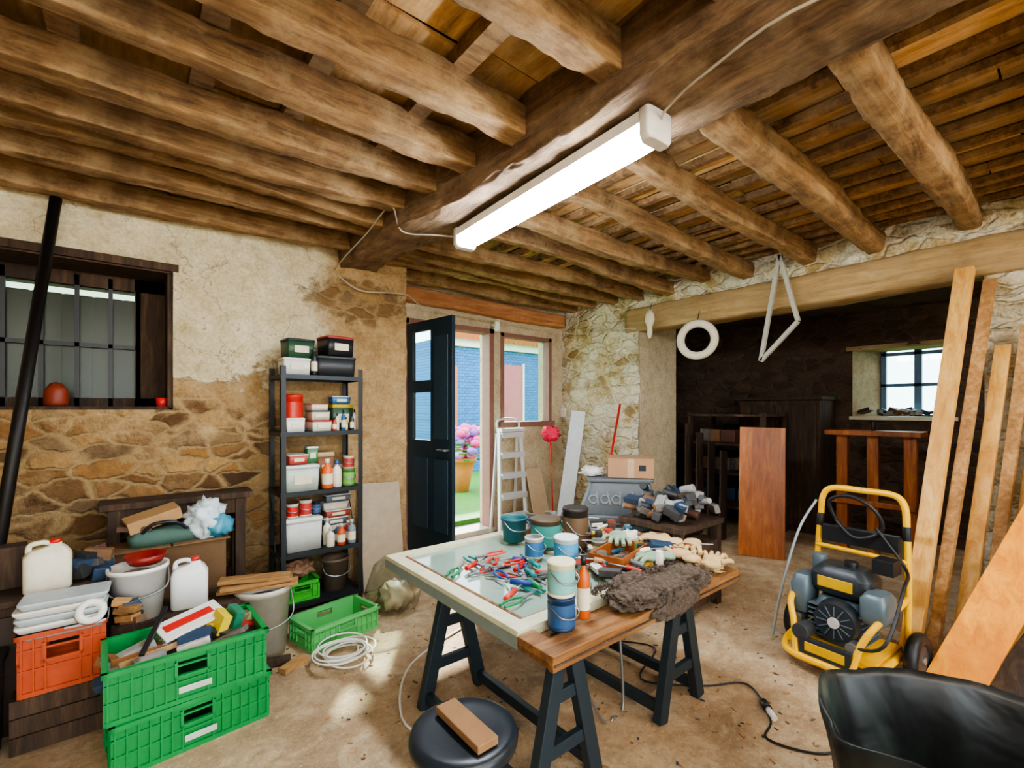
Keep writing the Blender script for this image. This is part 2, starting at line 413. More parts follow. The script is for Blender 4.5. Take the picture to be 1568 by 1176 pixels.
while x < 4.58:
    wd = R(.17, .26); y = -2.5
    while y < 4.58:
        L = R(.5, 1.4); y1 = min(4.58, y+L); z = 2.97+R(0, .016)
        w2 = min(wd, 4.58-x); b.box((x+w2/2, (y+y1)/2, z), (max(.02, w2-.026), y1-y-.01, .02), W_BOARD, (0, R(-.03, .03), R(-.008, .008))); y = y1
    b.bx(x-.02, x+.02, -2.5, 4.58, 2.915, 2.955, W_JOIST); x += wd
b.done(keep=True)
k = 0
for y in (3.8, 3.4, 3.1, 2.82, 2.47, 2.1, 1.68, 1.17, .7, .2, -.4, -1., -1.6, -2.2):
    k += 1; b = MB('ceiling_joist')
    b.log((-3.05, y+R(-.06, .06), 2.83), (1.5, y, 2.83), R(.08, .12), .14, W_JOIST, n=160, seg=24, amp=.028, seed=k*1.7, bend=.05, e=.13).done()
for y in (4.35, 4.0, 3.65, 3.28, 2.88, 2.47, 2.04, 1.53, 1.05, .52, -.05, -.65, -1.3, -2.):
    k += 1; b = MB('ceiling_joist'); big = y in (.52, 1.05)
    b.log((1.5, y+R(-.08, .08), 2.845), (4.6, y, 2.835), .14 if big else R(.075, .10), .16 if big else .13, W_JOIST, n=120, seg=24, amp=.028, seed=k*1.7, bend=.06, e=.4 if big else .13).done()
b = MB('ceiling_beam'); b.log((1.47, 4.02, 2.84), (1.75, -2.5, 2.91), .33, .32, W_BEAM, n=220, seg=44, amp=.045, seed=2, bend=.08, e=.16, taper=-.5).done()

# ------------------------------------------------------------ left barred window
b = MB('window_1')
b.bx(-.78, .24, 3.99, 4.4, 2.42, 2.47, W_DARK)
b.bx(-.80, .25, 3.96, 4.02, 2.43, 2.48, W_DARK); b.bx(.19, .225, 4.0, 4.4, 1.5, 2.43, W_DARK); b.bx(-.78, .2, 4.0, 4.4, 1.49, 1.51, W_DARK)
b.bx(-.78, .2, 4.33, 4.39, 2.33, 2.43, W_DARK); b.bx(-.78, .2, 4.33, 4.39, 1.51, 1.57, W_DARK); b.bx(.02, .2, 4.33, 4.39, 1.51, 2.43, W_DARK)
for x in (-.62, -.45, -.28, -.11, .04): b.bx(x-.012, x+.012, 4.33, 4.37, 1.51, 2.4, BLK)
for z in (1.93,): b.bx(-.78, .04, 4.33, 4.37, z-.014, z+.014, BLK)
b.bx(-.78, .04, 4.375, 4.38, 1.51, 2.4, GLD)
b.done(keep=True)
SHM = M('#8a9078', .85)
b = MB('sky_block_board'); b.bx(-1.0, .45, 4.62, 4.65, 1.2, 2.31, SHM)  # added board outside: blocks sky to dim the panes, leaves a bright slit
for i in range(9): b.bx(-1.0+i*.16, -.855+i*.16, 4.60, 4.625, 1.2, 2.31, SHM)
b.bx(-1.0, .45, 4.48, 4.66, 2.36, 2.7, W_DARK); b.bx(-1.0,-.95,4.47,4.66,1.2,2.7,W_DARK); b.bx(.4,.45,4.6,4.66,1.2,2.7,W_DARK); b.bx(-1.0, .45, 4.46, 4.66, 1.3, 1.45, W_DARK); b.done()

# ------------------------------------------------------------ back window + door
FR = M('#8a6054', .6)
b = MB('window_2')
x0, x1, z0, z1 = 3.5, 4.36, 1.29, 2.44
b.bx(x0, x0+.05, 4.58, 4.7, z0, z1, FR); b.bx(x1-.05, x1, 4.58, 4.7, z0, z1, FR); b.bx(x0, x1, 4.58, 4.7, z1-.05, z1, FR); b.bx(x0-.03, x1+.03, 4.55, 4.72, z0-.02, z0+.04, FR)
b.bx(x0+.05, x1-.05, 4.66, 4.665, z0+.04, z1-.05, GL); b.done(.004)
b = MB('door_frame')
b.bx(3.31, 3.38, 4.56, 4.72, 0, 2.46, FR); b.bx(2.19, 2.26, 4.56, 4.72, 0, 2.46, FR); b.bx(2.19, 3.38, 4.56, 4.72, 2.40, 2.46, FR); b.bx(2.2, 3.37, 4.55, 4.86, -.01, .06, M('#b8b0a0', .8)); b.done(.004)
b = MB('door_1')
DK = M('#21343f', .4); DK2 = M('#2b414e', .4)
L = .74
b.bx(0, .09, -.02, .02, .02, 2.38, DK); b.bx(.40, L, -.02, .02, .02, 2.38, DK)
for z0, z1 in ((.02, 1.18), (1.66, 1.78), (2.28, 2.38)): b.bx(.09, .40, -.02, .02, z0, z1, DK)
b.bx(.09, .40, -.002, .002, 1.18, 1.66, GL); b.bx(.09, .40, -.002, .002, 1.78, 2.28, GL)
b.bx(.46, L-.06, -.028, .028, .3, 1.0, DK2); b.bx(.46, L-.06, -.028, .028, 1.2, 2.2, DK2); b.bx(.1, .36, -.028, .028, .3, 1.0, DK2)
b.cyl((L-.05, -.02, 1.1), (L-.05, -.07, 1.1), .012, STEEL); b.cyl((L-.05, -.07, 1.1), (L-.17, -.07, 1.1), .010, STEEL)
for z in (.3, 1.2, 2.1): b.cyl((0, .02, z), (0, .02, z+.1), .012, STEEL)
b.done(.003, loc=(2.24, 4.52, 0.0), rotz=math.radians(-83))

b = MB('window_3')
FB = M('#5a7fa6', .5)
b.bx(7.16, 7.22, .85, .90, 1.38, 2.22, FB); b.bx(7.16, 7.22, 1.53, 1.58, 1.38, 2.22, FB); b.bx(7.16, 7.22, 1.19, 1.26, 1.38, 2.22, FB)
for z in (1.40, 1.78, 2.16): b.bx(7.16, 7.22, .85, 1.58, z-.02, z+.02, FB)
b.bx(7.19, 7.195, .87, 1.56, 1.4, 2.2, GL); b.bx(6.72, 7.2, .82, 1.8, 1.36, 1.40, CREAM); b.done(.003)

# ------------------------------------------------------------ outside
t = NT('lawn_grass'); n = t.noise(t.coords(), 30, 8, .8); t.link(t.ramp(n, [(.3, '#2f7a1c'), (.6, '#5cae28'), (.8, '#8ad040')]), t.b.inputs['Base Color']); t.bump(n, 1, .05)
b = MB('lawn'); b.bx(-10, 7.3, 4.87, 20, -.1, .12, t.m); b.bx(7.32, 22, -8, 20, -.1, .12, t.m); b.done(keep=True)
MB('bounce_ground').bx(-12, 12, -14, -2.72, -.15, -.02, M('#c8bca4', .9)).done(keep=True)  # unseen ground added behind the camera to bounce sunlight onto the ceiling
t = NT('blue_brick'); br = t.add('ShaderNodeTexBrick'); tc = t.add('ShaderNodeTexCoord'); sp = t.add('ShaderNodeSeparateXYZ'); cb = t.add('ShaderNodeCombineXYZ')
t.link(tc.outputs['Object'], sp.inputs[0]); t.link(sp.outputs[0], cb.inputs[0]); t.link(sp.outputs[2], cb.inputs[1]); t.link(cb.outputs[0], br.inputs[0])
br.inputs['Scale'].default_value = 4; br.inputs['Color1'].default_value = lin('#2a74b4'); br.inputs['Color2'].default_value = lin('#2064a4'); br.inputs['Mortar'].default_value = lin('#143f6c'); br.inputs['Mortar Size'].default_value = .02
t.link(br.outputs['Color'], t.b.inputs['Base Color']); t.bump(br.outputs['Fac'], .6, .02); t.b.inputs['Roughness'].default_value = .7
b = MB('blue_brick_house'); b.bx(4.85, 8.2, 8.5, 11, .125, 2.95, t.m)
b.bx(4.8, 8.25, 8.4, 8.5, 2.82, 3.0, WHT); TER = M('#b8623a', .8)
b.bx(4.95, 5.3, 8.46, 8.5, .125, 2.4, M('#c26a34', .6)); b.bx(6.5, 7.1, 8.46, 8.5, .125, 2.5, M('#b8646c', .6)); b.bx(6.45, 6.5, 8.44, 8.5, .125, 2.55, WHT); b.bx(7.1, 7.15, 8.44, 8.5, .125, 2.55, WHT)
for i in range(26):
    x = 4.75+i*.14; b.cyl((x, 8.2, 3.02), (x, 11, 4.2), .08, TER, seg=10)
b.bx(8.2, 8.6, 8.4, 11, .125, 3, WHT); b.done()
b = MB('hydrangea_pot'); b.lathe((4.2, 6.6, .122), [(.13, 0), (.2, .35), (.24, .5), (.26, .5), (.26, .56), (.2, .56), (.18, .45)], M('#c8814e', .8)); 
PK = palette('hydrangea_petals', ['#d64a92', '#c83c8c', '#b878cc', '#e070b0', '#8a6acc']); LF = M('#3f8a34', .7)
for i in range(60):
    a = R(0, 6.28); rr = R(0, .45); b.blob((4.22+rr*math.cos(a), 6.6+rr*math.sin(a), .97+R(-.25, .2)), (.085, .085, .07), PK, 2, .25, 6, i)
for i in range(60):
    a = R(0, 6.28); rr = R(.1, .48); b.blob((4.22+rr*math.cos(a), 6.6+rr*math.sin(a), .8+R(-.15, .15)), (.08, .05, .02), LF, 1, .1, 2, i)
b.done()

# ------------------------------------------------------------ fluorescent lamp and wiring
TUBE = emis('lamp_diffuser', '#eef6ff', 62)
b = MB('added_fill_lamp')
b.bx(-.07, .07, -.76, .76, .065, .11, WHT)
b.loft((0, 0, 0), [(0, .07, 1.40), (.013, .115, 1.44), (.065, .14, 1.47)], TUBE, e=.15)
for y in (-.745, .745): b.loft((0, y, 0), [(-.005, .12, .05), (.015, .15, .055), (.115, .15, .055)], M('#e9e6de', .4), e=.4)
for y in (-.5, .5): b.cyl((0, y, .105), (0, y, .13), .012, STEEL)
b.done(loc=(1.605, 1.80, 2.53), rotz=-.06)
FILL_TUBE = emis('fill_lamp_diffuser', '#fff4e4', 36)  # glow shared by the added, unseen fill lamps
for yy, xs in ((-1.2, (-1.2, .5, 2.9)),):  # invented fixtures behind the camera, added to brighten the room
    for xx in xs:
        b = MB('added_fill_lamp')
        b.bx(xx-.75, xx+.75, yy-.07, yy+.07, 2.60, 2.65, WHT); b.loft((xx, yy, 0), [(2.50, 1.35, .10), (2.60, 1.42, .14)], FILL_TUBE, e=.2)
        b.done(keep=True)
b = MB('added_fill_lamp'); b.bx(5.9, 6.0, -.95, -.15, 2.58, 2.64, WHT); b.loft((5.95, -.55, 0), [(2.52, .06, .7), (2.58, .08, .76)], FILL_TUBE, e=.2); b.done(keep=True)  # out-of-view lamp added to lift the dark back room
CW = M('#b5ae9e', .5)
b = MB('lamp_cable')
b.tube([(1.72, -.1, 2.63), (1.44, .45, 2.62), (1.47, .8, 2.62), (1.53, .98, 2.62), (1.56, 1.03, 2.61)], .005, CW)
b.tube([(1.65, 2.57, 2.61), (1.52, 2.7, 2.63), (1.36, 2.85, 2.66), (1.26, 2.8, 2.78), (1.26, 3.2, 2.72), (1.26, 3.6, 2.67), (1.28, 3.93, 2.64)], .005, CW)
b.tube([(1.30, 3.92, 2.60), (1.5, 3.92, 2.50), (1.9, 3.92, 2.53), (2.4, 4.42, 2.56), (3.2, 4.42, 2.54), (4.1, 4.42, 2.52), (4.5, 4.2, 2.47), (4.5, 3.7, 2.48), (4.5, 3.3, 2.42)], .006, CW)
b.done(keep=True)
b = MB('motion_sensor'); b.loft((3.35, 4.46, 2.42), [(0, .05, .05), (.03, .07, .07), (.12, .06, .06), (.14, .04, .04)], WHT, e=.7); b.box((3.35, 4.5, 2.5), (.03, .1, .03), WHT); b.done()

# ------------------------------------------------------------ things hung on the lintel
b = MB('hanging_ring'); b.torus((4.43, 2.5, 2.2), .165, .04, M('#d8d0bc', .7), 'X', T=Matrix.Rotation(.35, 3, 'Z')); b.tube([(4.43, 2.5, 2.39), (4.47, 2.5, 2.5)], .004, BLK, sub=1); b.done()
b = MB('hanging_triangle_frame'); A, B_, C_ = (4.40, 1.70, 2.86), (4.40, 1.55, 2.25), (4.40, 1.86, 1.93); GW = M('#a8a498', .5)
b.prism(A, B_, .035, .035, GW); b.prism(B_, C_, .035, .035, GW); b.prism(C_, A, .035, .035, GW); b.done(.003)
b = MB('hanging_plaster_ornament'); b.loft((4.43, 3.07, 2.28), [(0, .02, .03), (.05, .04, .06), (.12, .05, .05), (.2, .07, .12), (.27, .06, .1), (.32, .02, .03)], M('#d8d0b8', .8), e=.8); b.tube([(4.43, 3.07, 2.59), (4.47, 3.07, 2.68)], .004, BLK, sub=1); b.done()

MB('iron_prop').cyl((-.58, 3.3, 0), (-.34, 3.88, 2.74), .028, M('#181412', .5, .3)).cyl((-.58, 3.3, 0), (-.58, 3.3, .02), .06, BLK).done()

# ------------------------------------------------------------ containers
def can(x, y, z, r, h, body, label=None, lid=None, name='paint_can', handle=True):
    b = MB(name)
    b.lathe((x, y, z), [(r*.97, 0), (r, .006), (r, h*.12)], body); b.lathe((x, y, z), [(r, h*.10), (r, h*.92), (r*1.04, h*.93), (r*1.04, h*.97), (r*.95, h), (r*.9, h*.985)], lid or body)
    if label: b.lathe((x, y, z), [(r*1.012, h*.12), (r*1.012, h*.8)], label, cap=False)
    b.lathe((x, y, z+h*.96), [(r*.9, 0), (r*.9, h*.03), (r*.8, h*.035)], lid or STEEL)
    if handle: b.tube([(x-r, y, z+h*.7), (x-r*.9, y-r*.9, z+h*.5), (x, y-r*1.25, z+h*.42), (x+r*.9, y-r*.9, z+h*.5), (x+r, y, z+h*.7)], .003, STEEL, 6)
    return b.done()
def jug(x, y, z, w, d, h, m, cap, rz=0):
    b = MB('plastic_jug')
    b.loft((0, 0, 0), [(0, w*.9, d*.9), (.01, w, d), (h*.7, w, d), (h*.82, w*.8, d*.8), (h*.88, w*.3, d*.45, w*.15, 0), (h*.93, w*.26, d*.38, w*.15, 0)], m, e=.4)
    b.cyl((w*.15, 0, h*.92), (w*.15, 0, h), .022, cap)
    b.tube([(-w*.38, 0, h*.72), (-w*.36, 0, h*.92), (-w*.1, 0, h*.96), (w*.1, 0, h*.9)], .012, m)
    return b.done(loc=(x, y, z), rotz=rz)
def bottle(x, y, z, r, h, m, cap, name='plastic_bottle'):
    b = MB(name); b.lathe((x, y, z), [(r*.9, 0), (r, .005), (r, h*.62), (r*.85, h*.7), (r*.35, h*.8), (r*.35, h*.86)], m)
    b.lathe((x, y, z), [(r*1.01, h*.15), (r*1.01, h*.5)], CREAM, cap=False)
    b.cyl((x, y, z+h*.85), (x, y, z+h), r*.42, cap); return b.done()
def sbox(x, y, z, w, d, h, m, lid, rz=0, name='storage_box', label=True):
    b = MB(name); b.loft((0, 0, 0), [(0, w*.92, d*.92), (h*.9, w*.97, d*.97)], m, e=.15); b.loft((0, 0, h*.86), [(0, w, d), (h*.1, w, d), (h*.14, w*.9, d*.9)], lid, e=.15)
    if label: b.box((0, -d*.49, h*.45), (w*.5, .006, h*.35), CREAM)
    return b.done(loc=(x, y, z), rotz=rz)
def bucket(x, y, z, r, h, m, name='bucket', fill=None):
    b = MB(name); b.lathe((x, y, z), [(r*.8, 0), (r*.97, h*.92), (r*1.05, h*.92), (r*1.05, h), (r*.98, h), (r*.93, h*.9), (r*.77, .02)], m)
    if fill: b.lathe((x, y, z+h*.8), [(r*.9, 0), (r*.5, .02)], fill)
    b.tube([(x-r, y, z+h*.9), (x-r*.9, y-r*.8, z+h*.6), (x, y-r*1.15, z+h*.5), (x+r*.9, y-r*.8, z+h*.6), (x+r, y, z+h*.9)], .004, STEEL, 6); return b.done()
def crate(name, x0, x1, y0, y1, z0, z1, m, rz=0, loc=None):
    cx, cy = (x0+x1)/2, (y0+y1)/2; W, D, H = x1-x0, y1-y0, z1-z0; b = MB(name)
    b.bx(-W/2+.02, W/2-.02, -D/2+.02, D/2-.02, 0, .008, m)
    for sx, sy, L in ((0, -1, W), (0, 1, W), (-1, 0, D), (1, 0, D)):
        def q(u0, u1, zz0, zz1, off, th, mm=m):
            if sx == 0:
                yc = sy*(D/2-off); b.bx(u0, u1, yc-th/2, yc+th/2, zz0, zz1, mm)
            else:
                xc = sx*(W/2-off); b.bx(xc-th/2, xc+th/2, u0, u1, zz0, zz1, mm)
        h2 = .055
        q(-L/2+.02, L/2-.02, 0, H*.55, .022, .005); q(-L/2+.02, -h2, H*.55, H*.8, .022, .005); q(h2, L/2-.02, H*.55, H*.8, .022, .005); q(-L/2+.02, L/2-.02, H*.8, H, .022, .005)
        q(-L/2, L/2, H-.02, H, .01, .02); q(-L/2+.01, L/2-.01, H*.72, H*.75, .015, .012); q(-L/2+.015, L/2-.015, 0, .02, .016, .014); q(-L/2+.01, L/2-.01, H*.40, H*.43, .015, .012)
        n = max(3, int(L/.04))
        for i in range(n+1):
            u = -L/2+.02+(L-.04)*i/n
            if abs(u) > h2*.9: q(u-.003, u+.003, 0, H-.01, .014, .014)
        q(-h2-.01, h2+.01, H*.5, H*.55, .014, .016); q(-h2-.01, -h2, H*.5, H*.82, .014, .016); q(h2, h2+.01, H*.5, H*.82, .014, .016)
        if sx == 0 and W > .5: q(-.05, .07, H*.2, H*.32, .006, .003, M('#c8d0c4', .6))
    return b.done(loc=(cx, cy, z0), rotz=rz)

crate('plastic_crate', -.09, .51, 2.50, 2.90, 0, .22, GRN, .10); crate('plastic_crate', -.10, .50, 2.49, 2.89, .222, .442, GRN, .04)
b = MB('crate_contents')
for i in range(40):
    b.box((R(-.02, .42), R(2.58, 2.80), R(.34, .44)), (R(.06, .24), R(.03, .09), R(.02, .06)), CLUT if i % 2 else CLUTD, (R(-.4, .4), R(-.4, .4), R(-.6, .6)))
b.box((.22, 2.72, .49), (.26, .14, .012), WHT, (.25, -.15, .3)); b.box((.21, 2.72, .498), (.20, .05, .003), RED, (.25, -.15, .3)); b.box((.33, 2.66, .47), (.04, .1, .09), M('#d9c22c', .5), (.2, .3, .3)); b.box((.39, 2.68, .47), (.04, .1, .09), M('#2a7a5a', .5), (.2, .2, .3))
b.box((.08, 2.68, .5), (.02, .3, .015), BLK, (.3, .1, -.3)); b.done(.004)
b = MB('old_wooden_box')
for i in range(3): b.bx(-.40, -.08, 2.93, 2.945, .005+i*.08, .08+i*.08, W_DARK); b.bx(-.095, -.08, 2.945, 3.04, .005+i*.08, .08+i*.08, W_DARK)
b.bx(-.40, -.385, 2.945, 3.04, 0, .24, W_DARK); b.bx(-.40, -.08, 3.04, 3.055, 0, .24, W_DARK); b.bx(-.385, -.095, 2.945, 3.04, .22, .24, W_DARK); b.done(.002)
crate('plastic_crate', -.385, -.085, 2.915, 3.075, .245, .52, ORG, .02)
b = MB('tray_stack')
for i in range(5): b.loft((-.23+R(-.01, .01), 3.0, .49+i*.032), [(0, .27, .15), (.022, .30, .17), (.03, .30, .17)], WHT if i % 2 else M('#b9c4c8', .4), e=.15, rotz=R(-.06, .06))
b.done()
b = MB('tape_roll'); b.lathe((-.145, 2.92, .56), [(.028, 0), (.054, 0), (.054, .045), (.028, .045), (.028, 0)], WHT, cap=False, tilt=(1.1, 0, .2)); b.done()
b = MB('dark_storage_box'); b.loft((-.62, 2.98, 0), [(0, .36, .2), (.40, .38, .22)], W_DARK, e=.1); b.loft((-.62, 2.98, .40), [(0, .40, .24), (.03, .40, .24)], BLK, e=.1); b.done()
b = MB('crate_odds')
for i in range(8): b.box((-.04+R(-.03, .05), 2.99+R(-.03, .03), .47+i*.012), (R(.06, .12), .05, .03), W_OFF if i % 2 else CLUTD, (0, R(-.3, .3), R(-1, 1)))
b.done(.003)
b = MB('old_cabinet'); b.bx(-.85, -.12, 3.14, 3.5, .0, .60, W_DARK); b.bx(-.87, -.10, 3.12, 3.52, .59, .62, W_DARK); b.bx(-.47, -.15, 3.12, 3.14, .06, .55, M('#3a2a1d', .6)); b.bx(-.82, -.5, 3.12, 3.14, .06, .55, M('#3a2a1d', .6)); b.cyl((-.45, 3.12, .3), (-.45, 3.09, .3), .012, STEEL); b.done(.004)
jug(-.31, 3.22, .62, .17, .12, .24, M('#e6e0c8', .45), RED, .1)
b = MB('cabinet_clutter')
for i in range(16): b.box((R(-.2, -.12)+.0, R(3.2, 3.44), .64+R(0, .1)), (R(.05, .12), R(.04, .09), R(.03, .08)), CLUTD, (R(-.2, .2), R(-.2, .2), R(0, 3)))
b.box((-.5, 3.4, .72), (.2, .12, .2), W_DARK, (0, 0, .1)); b.done(.003)
b = MB('small_bench'); b.bx(-.08, .48, 3.08, 3.4, .37, .40, W_DARK)
for x in (-.03, .43):
    for y in (3.11, 3.36): b.bx(x-.02, x+.02, y-.02, y+.02, 0, .37, W_DARK)
b.bx(-.03, .43, 3.1, 3.12, .28, .34, W_DARK); b.done(.003)
bucket(.03, 3.2, .40, .125, .27, M('#f4f2ec', .4, 0, .1), 'plastic_bucket', M('#a8a49a', .8))
b = MB('red_basin'); b.lathe((.06, 3.2, .672), [(.06, 0), (.09, .05), (.095, .05), (.07, .005)], M('#8a2420', .4)); b.done()
jug(.25, 3.18, .40, .17, .12, .27, M('#e8eaea', .4, 0, .1), RED, -.1)
b = MB('cardboard_box'); b.bx(-.08, .46, 3.46, 3.68, 0, .68, M('#6d5236', .8)); b.bx(-.1, .18, 3.44, 3.7, .68, .69, M('#7b5e3e', .8)); b.bx(.19, .48, 3.44, 3.7, .68, .69, M('#7b5e3e', .8)); b.done(.003)
b = MB('tool_bag'); b.loft((.16, 3.57, .69), [(0, .34, .16), (.05, .36, .18), (.09, .30, .12)], M('#4c6a60', .8), e=.5, rotz=.1); b.tube([(.05, 3.5, .77), (.1, 3.48, .82), (.2, 3.48, .82), (.26, 3.5, .77)], .01, BLK); b.done()
b = MB('wood_box'); b.box((.1, 3.58, .84), (.26, .15, .07), M('#b08a5c', .75), (.1, -.25, .15)); b.box((.02, 3.56, .80), (.16, .12, .03), M('#5a4030', .75), (0, .1, -.1)); b.done(.003)
b = MB('plastic_bag'); b.blob((.36, 3.55, .80), (.10, .09, .12), M('#cfe0e4', .35), 4, .45, 3, 3); b.blob((.43, 3.5, .76), (.07, .06, .07), M('#4a9ab4', .35), 3, .4, 3, 5); b.done()
jug(.06, 3.345, .40, .1, .05, .22, M('#30607a', .4), BLK, .1)
b = MB('old_workbench'); b.bx(-.15, .66, 3.72, 3.96, .88, .92, W_DARK); b.bx(-.1, .62, 3.74, 3.78, .78, .88, W_DARK)
for x in (-.08, .58):
    for y in (3.76, 3.92): b.bx(x-.03, x+.03, y-.03, y+.03, 0, .88, W_DARK)
b.bx(-.08, .58, 3.9, 3.93, .3, .36, W_DARK); b.done(.004)
b = MB('red_lantern'); b.lathe((-.36, 4.12, 1.512), [(.05, 0), (.06, .02), (.055, .1), (.03, .14), (.01, .15)], M('#8c3a24', .5)); b.done()
b = MB('red_cup'); b.lathe((.16, 4.05, 1.51), [(.028, 0), (.033, .06), (.028, .06), (.024, .01)], RED); b.done()
bucket(.62, 3.2, 0, .15, .42, M('#c9c3b4', .5), 'plastic_tub', BLK)
b = MB('wood_boards')
for i in range(3): b.box((.60+R(-.03, .03), 3.15+R(-.04, .04), .435+i*.024), (R(.36, .44), R(.1, .14), .02), W_OFF, (0, R(-.03, .03), -.25+R(-.12, .12)))
b.done(.003)
b = MB('scrap_heap')
for i in range(40): b.box((.64+R(-.12, .12), 3.52+R(-.13, .13), .03+R(0, .18)), (R(.04, .12), R(.03, .08), R(.02, .07)), CLUTD, (R(-.6, .6), R(-.6, .6), R(-1.5, 1.5)))
b.done(.003)
b = MB('wood_boards'); b.box((.72, 2.92, .018), (.16, .06, .03), W_OFF, (0, 0, .5)); b.box((.66, 3.0, .025), (.12, .05, .04), W_DARK, (0, 0, -.3)); b.done(.003)

# ------------------------------------------------------------ metal shelf
b = MB('metal_shelving'); DG = M('#2b3035', .45, .4)
X0, X1, Y0, Y1 = .80, 1.38, 3.58, 3.93
SZ = (.10, .46, .90, 1.33, 1.74)
for x, sx in ((X0, 1), (X1, -1)):
    for y, sy in ((Y0, 1), (Y1, -1)):
        b.bx(x, x+sx*.035, y, y+sy*.003, 0, 1.80, DG); b.bx(x, x+sx*.003, y, y+sy*.035, 0, 1.80, DG)
for z in SZ:
    b.bx(X0, X1, Y0, Y1, z-.004, z, DG); b.bx(X0, X1, Y0-.002, Y0+.003, z-.03, z, DG); b.bx(X0, X1, Y1-.003, Y1, z-.03, z, DG); b.bx(X0-.002, X0+.003, Y0, Y1, z-.03, z, DG); b.bx(X1-.003, X1, Y0, Y1, z-.03, z, DG)
b.tube([(X0, Y0, .1), (X0, Y1, .9)], .004, DG, sub=1); b.tube([(X1, Y0, .1), (X1, Y1, .9)], .004, DG, sub=1); b.done()
sbox(.92, 3.72, 1.745, .19, .2, .12, M('#dadad4', .4), M('#e8e6de', .4)); sbox(.95, 3.74, 1.87, .2, .17, .14, M('#2c4f36', .5), BLK, .1)
sbox(1.2, 3.74, 1.745, .3, .25, .15, M('#2a2d30', .5), M('#3a3d40', .5), 0, 'tool_case', False); sbox(1.22, 3.72, 1.9, .22, .2, .15, BLK, M('#a23a30', .5), .15); bottle(1.04, 3.64, 1.745, .022, .2, BLK, M('#4a4a4a', .5))
can(.91, 3.72, 1.33, .07, .27, M('#b8281e', .35), M('#c43226', .35), RED, 'red_canister', False); sbox(.9, 3.62, 1.33, .13, .06, .1, WHT, WHT, .1)
sbox(1.08, 3.7, 1.33, .15, .2, .08, M('#e0dccc', .5), M('#c43c34', .5), .1); sbox(1.08, 3.7, 1.412, .14, .18, .07, M('#c8c4b4', .5), M('#555a5c', .5)); sbox(1.07, 3.7, 1.485, .13, .16, .05, M('#d8d4c4', .5), M('#b8443a', .5), .1)
for i, c in enumerate(['#c23a2a', '#e0d8c4', '#2a5a8a', '#d8b030', '#3a3a3a', '#e8e4da']): bottle(1.18+i*.033, 3.62+(i % 2)*.04, 1.33, .016, .1+.03*(i % 3), M(c, .4), BLK)
sbox(1.28, 3.78, 1.33, .17, .12, .2, M('#3c5a44', .5), M('#c8a82c', .5)); sbox(1.27, 3.78, 1.535, .15, .11, .06, M('#3a6a9a', .5), M('#e0dcd0', .5))
sbox(.95, 3.7, .90, .24, .22, .19, M('#b8c8bc', .4), M('#d0d8d0', .4)); sbox(.92, 3.7, 1.095, .14, .18, .07, M('#c0463a', .5), M('#d0d0c8', .5), .1); sbox(1.04, 3.72, 1.095, .08, .1, .12, M('#4a8a5a', .5), M('#e0e0d8', .5))
bottle(1.13, 3.63, .90, .04, .22, M('#e86a2a', .4), WHT); bottle(1.21, 3.66, .90, .035, .2, M('#e8e6de', .4), M('#3a6ab0', .5)); can(1.3, 3.66, .90, .045, .13, M('#4f8a3a', .5), M('#7ab05a', .5)); can(1.28, 3.79, .90, .06, .16, M('#c8c4b8', .5), M('#8a3a2a', .5))
sbox(1.16, 3.82, .90, .13, .14, .26, M('#8a5a3a', .6), M('#c8b08a', .6)); can(1.3, 3.66, 1.032, .04, .1, M('#d8d0c0', .5), M('#b04038', .5))
sbox(.97, 3.72, .46, .26, .2, .24, M('#c3c6c2', .5), M('#d8dad4', .45), 0, 'storage_box', False); can(.9, 3.68, .705, .04, .1, M('#e0e0d8', .5), RED); can(.99, 3.68, .705, .042, .12, M('#d8d4c8', .5), M('#b83a34', .5)); can(1.07, 3.7, .705, .03, .09, BLK, M('#3a5a8a', .5))
for i, c in enumerate(['#d8d4c8', '#c2532e', '#7a8a94', '#e8e2d0', '#2c5a7a', '#a83a2a']): bottle(1.15+(i % 3)*.08, 3.62+(i//3)*.08, .46, .03, .14+.02*(i % 4), M(c, .4), M('#c8c4b8', .5))
for i in range(6): sbox(1.24+.02*(i % 2), 3.82, .462+i*.06, .2, .12, .057, M(['#7a8a94', '#c8b890', '#4a5a6a', '#a04a3a', '#d8d4c8', '#5a6a7a'][i], .5), WHT)
crate('plastic_crate', .82, 1.08, 3.6, 3.88, .102, .24, M('#3fae3a', .4)); bucket(1.22, 3.74, .10, .1, .24, M('#6a5a4c', .6))
b = MB('rag_heap'); b.blob((.95, 3.74, .31), (.10, .09, .06), M('#8a6a54', .9), 4, .4, 3, 8); b.done()
crate('plastic_crate', .80, 1.28, 3.02, 3.34, 0, .15, M('#5fb868', .35, 0, .1), .2)
b = MB('cable_coil')
for i in range(9):
    T = Matrix.Rotation(R(-.1, .1), 3, 'X'); b.torus((.98+R(-.05, .05), 2.82+R(-.05, .05), .03+i*.006), R(.1, .17), .005, WHT, 'Z', T=T, seg=28, rs=6)
b.done()
b = MB('clear_plastic_tub'); b.lathe((1.5, 3.25, .2), [(.17, -.15), (.2, -.1), (.19, .1), (.14, .17), (.05, .2)], glass('clear_plastic', '#e8ece4', .2, .12), tilt=(.2, .2, 0), cap=False)
b.blob((1.5, 3.25, .12), (.12, .12, .1), M('#b0a084', .8), 3, .4, 3, 4, .1); b.done()
b = MB('leaning_board'); b.prism((1.62, 3.72, 0), (1.66, 3.92, .85), .36, .02, M('#a89a84', .7), up=(0, 1, 0)); b.done(.003)

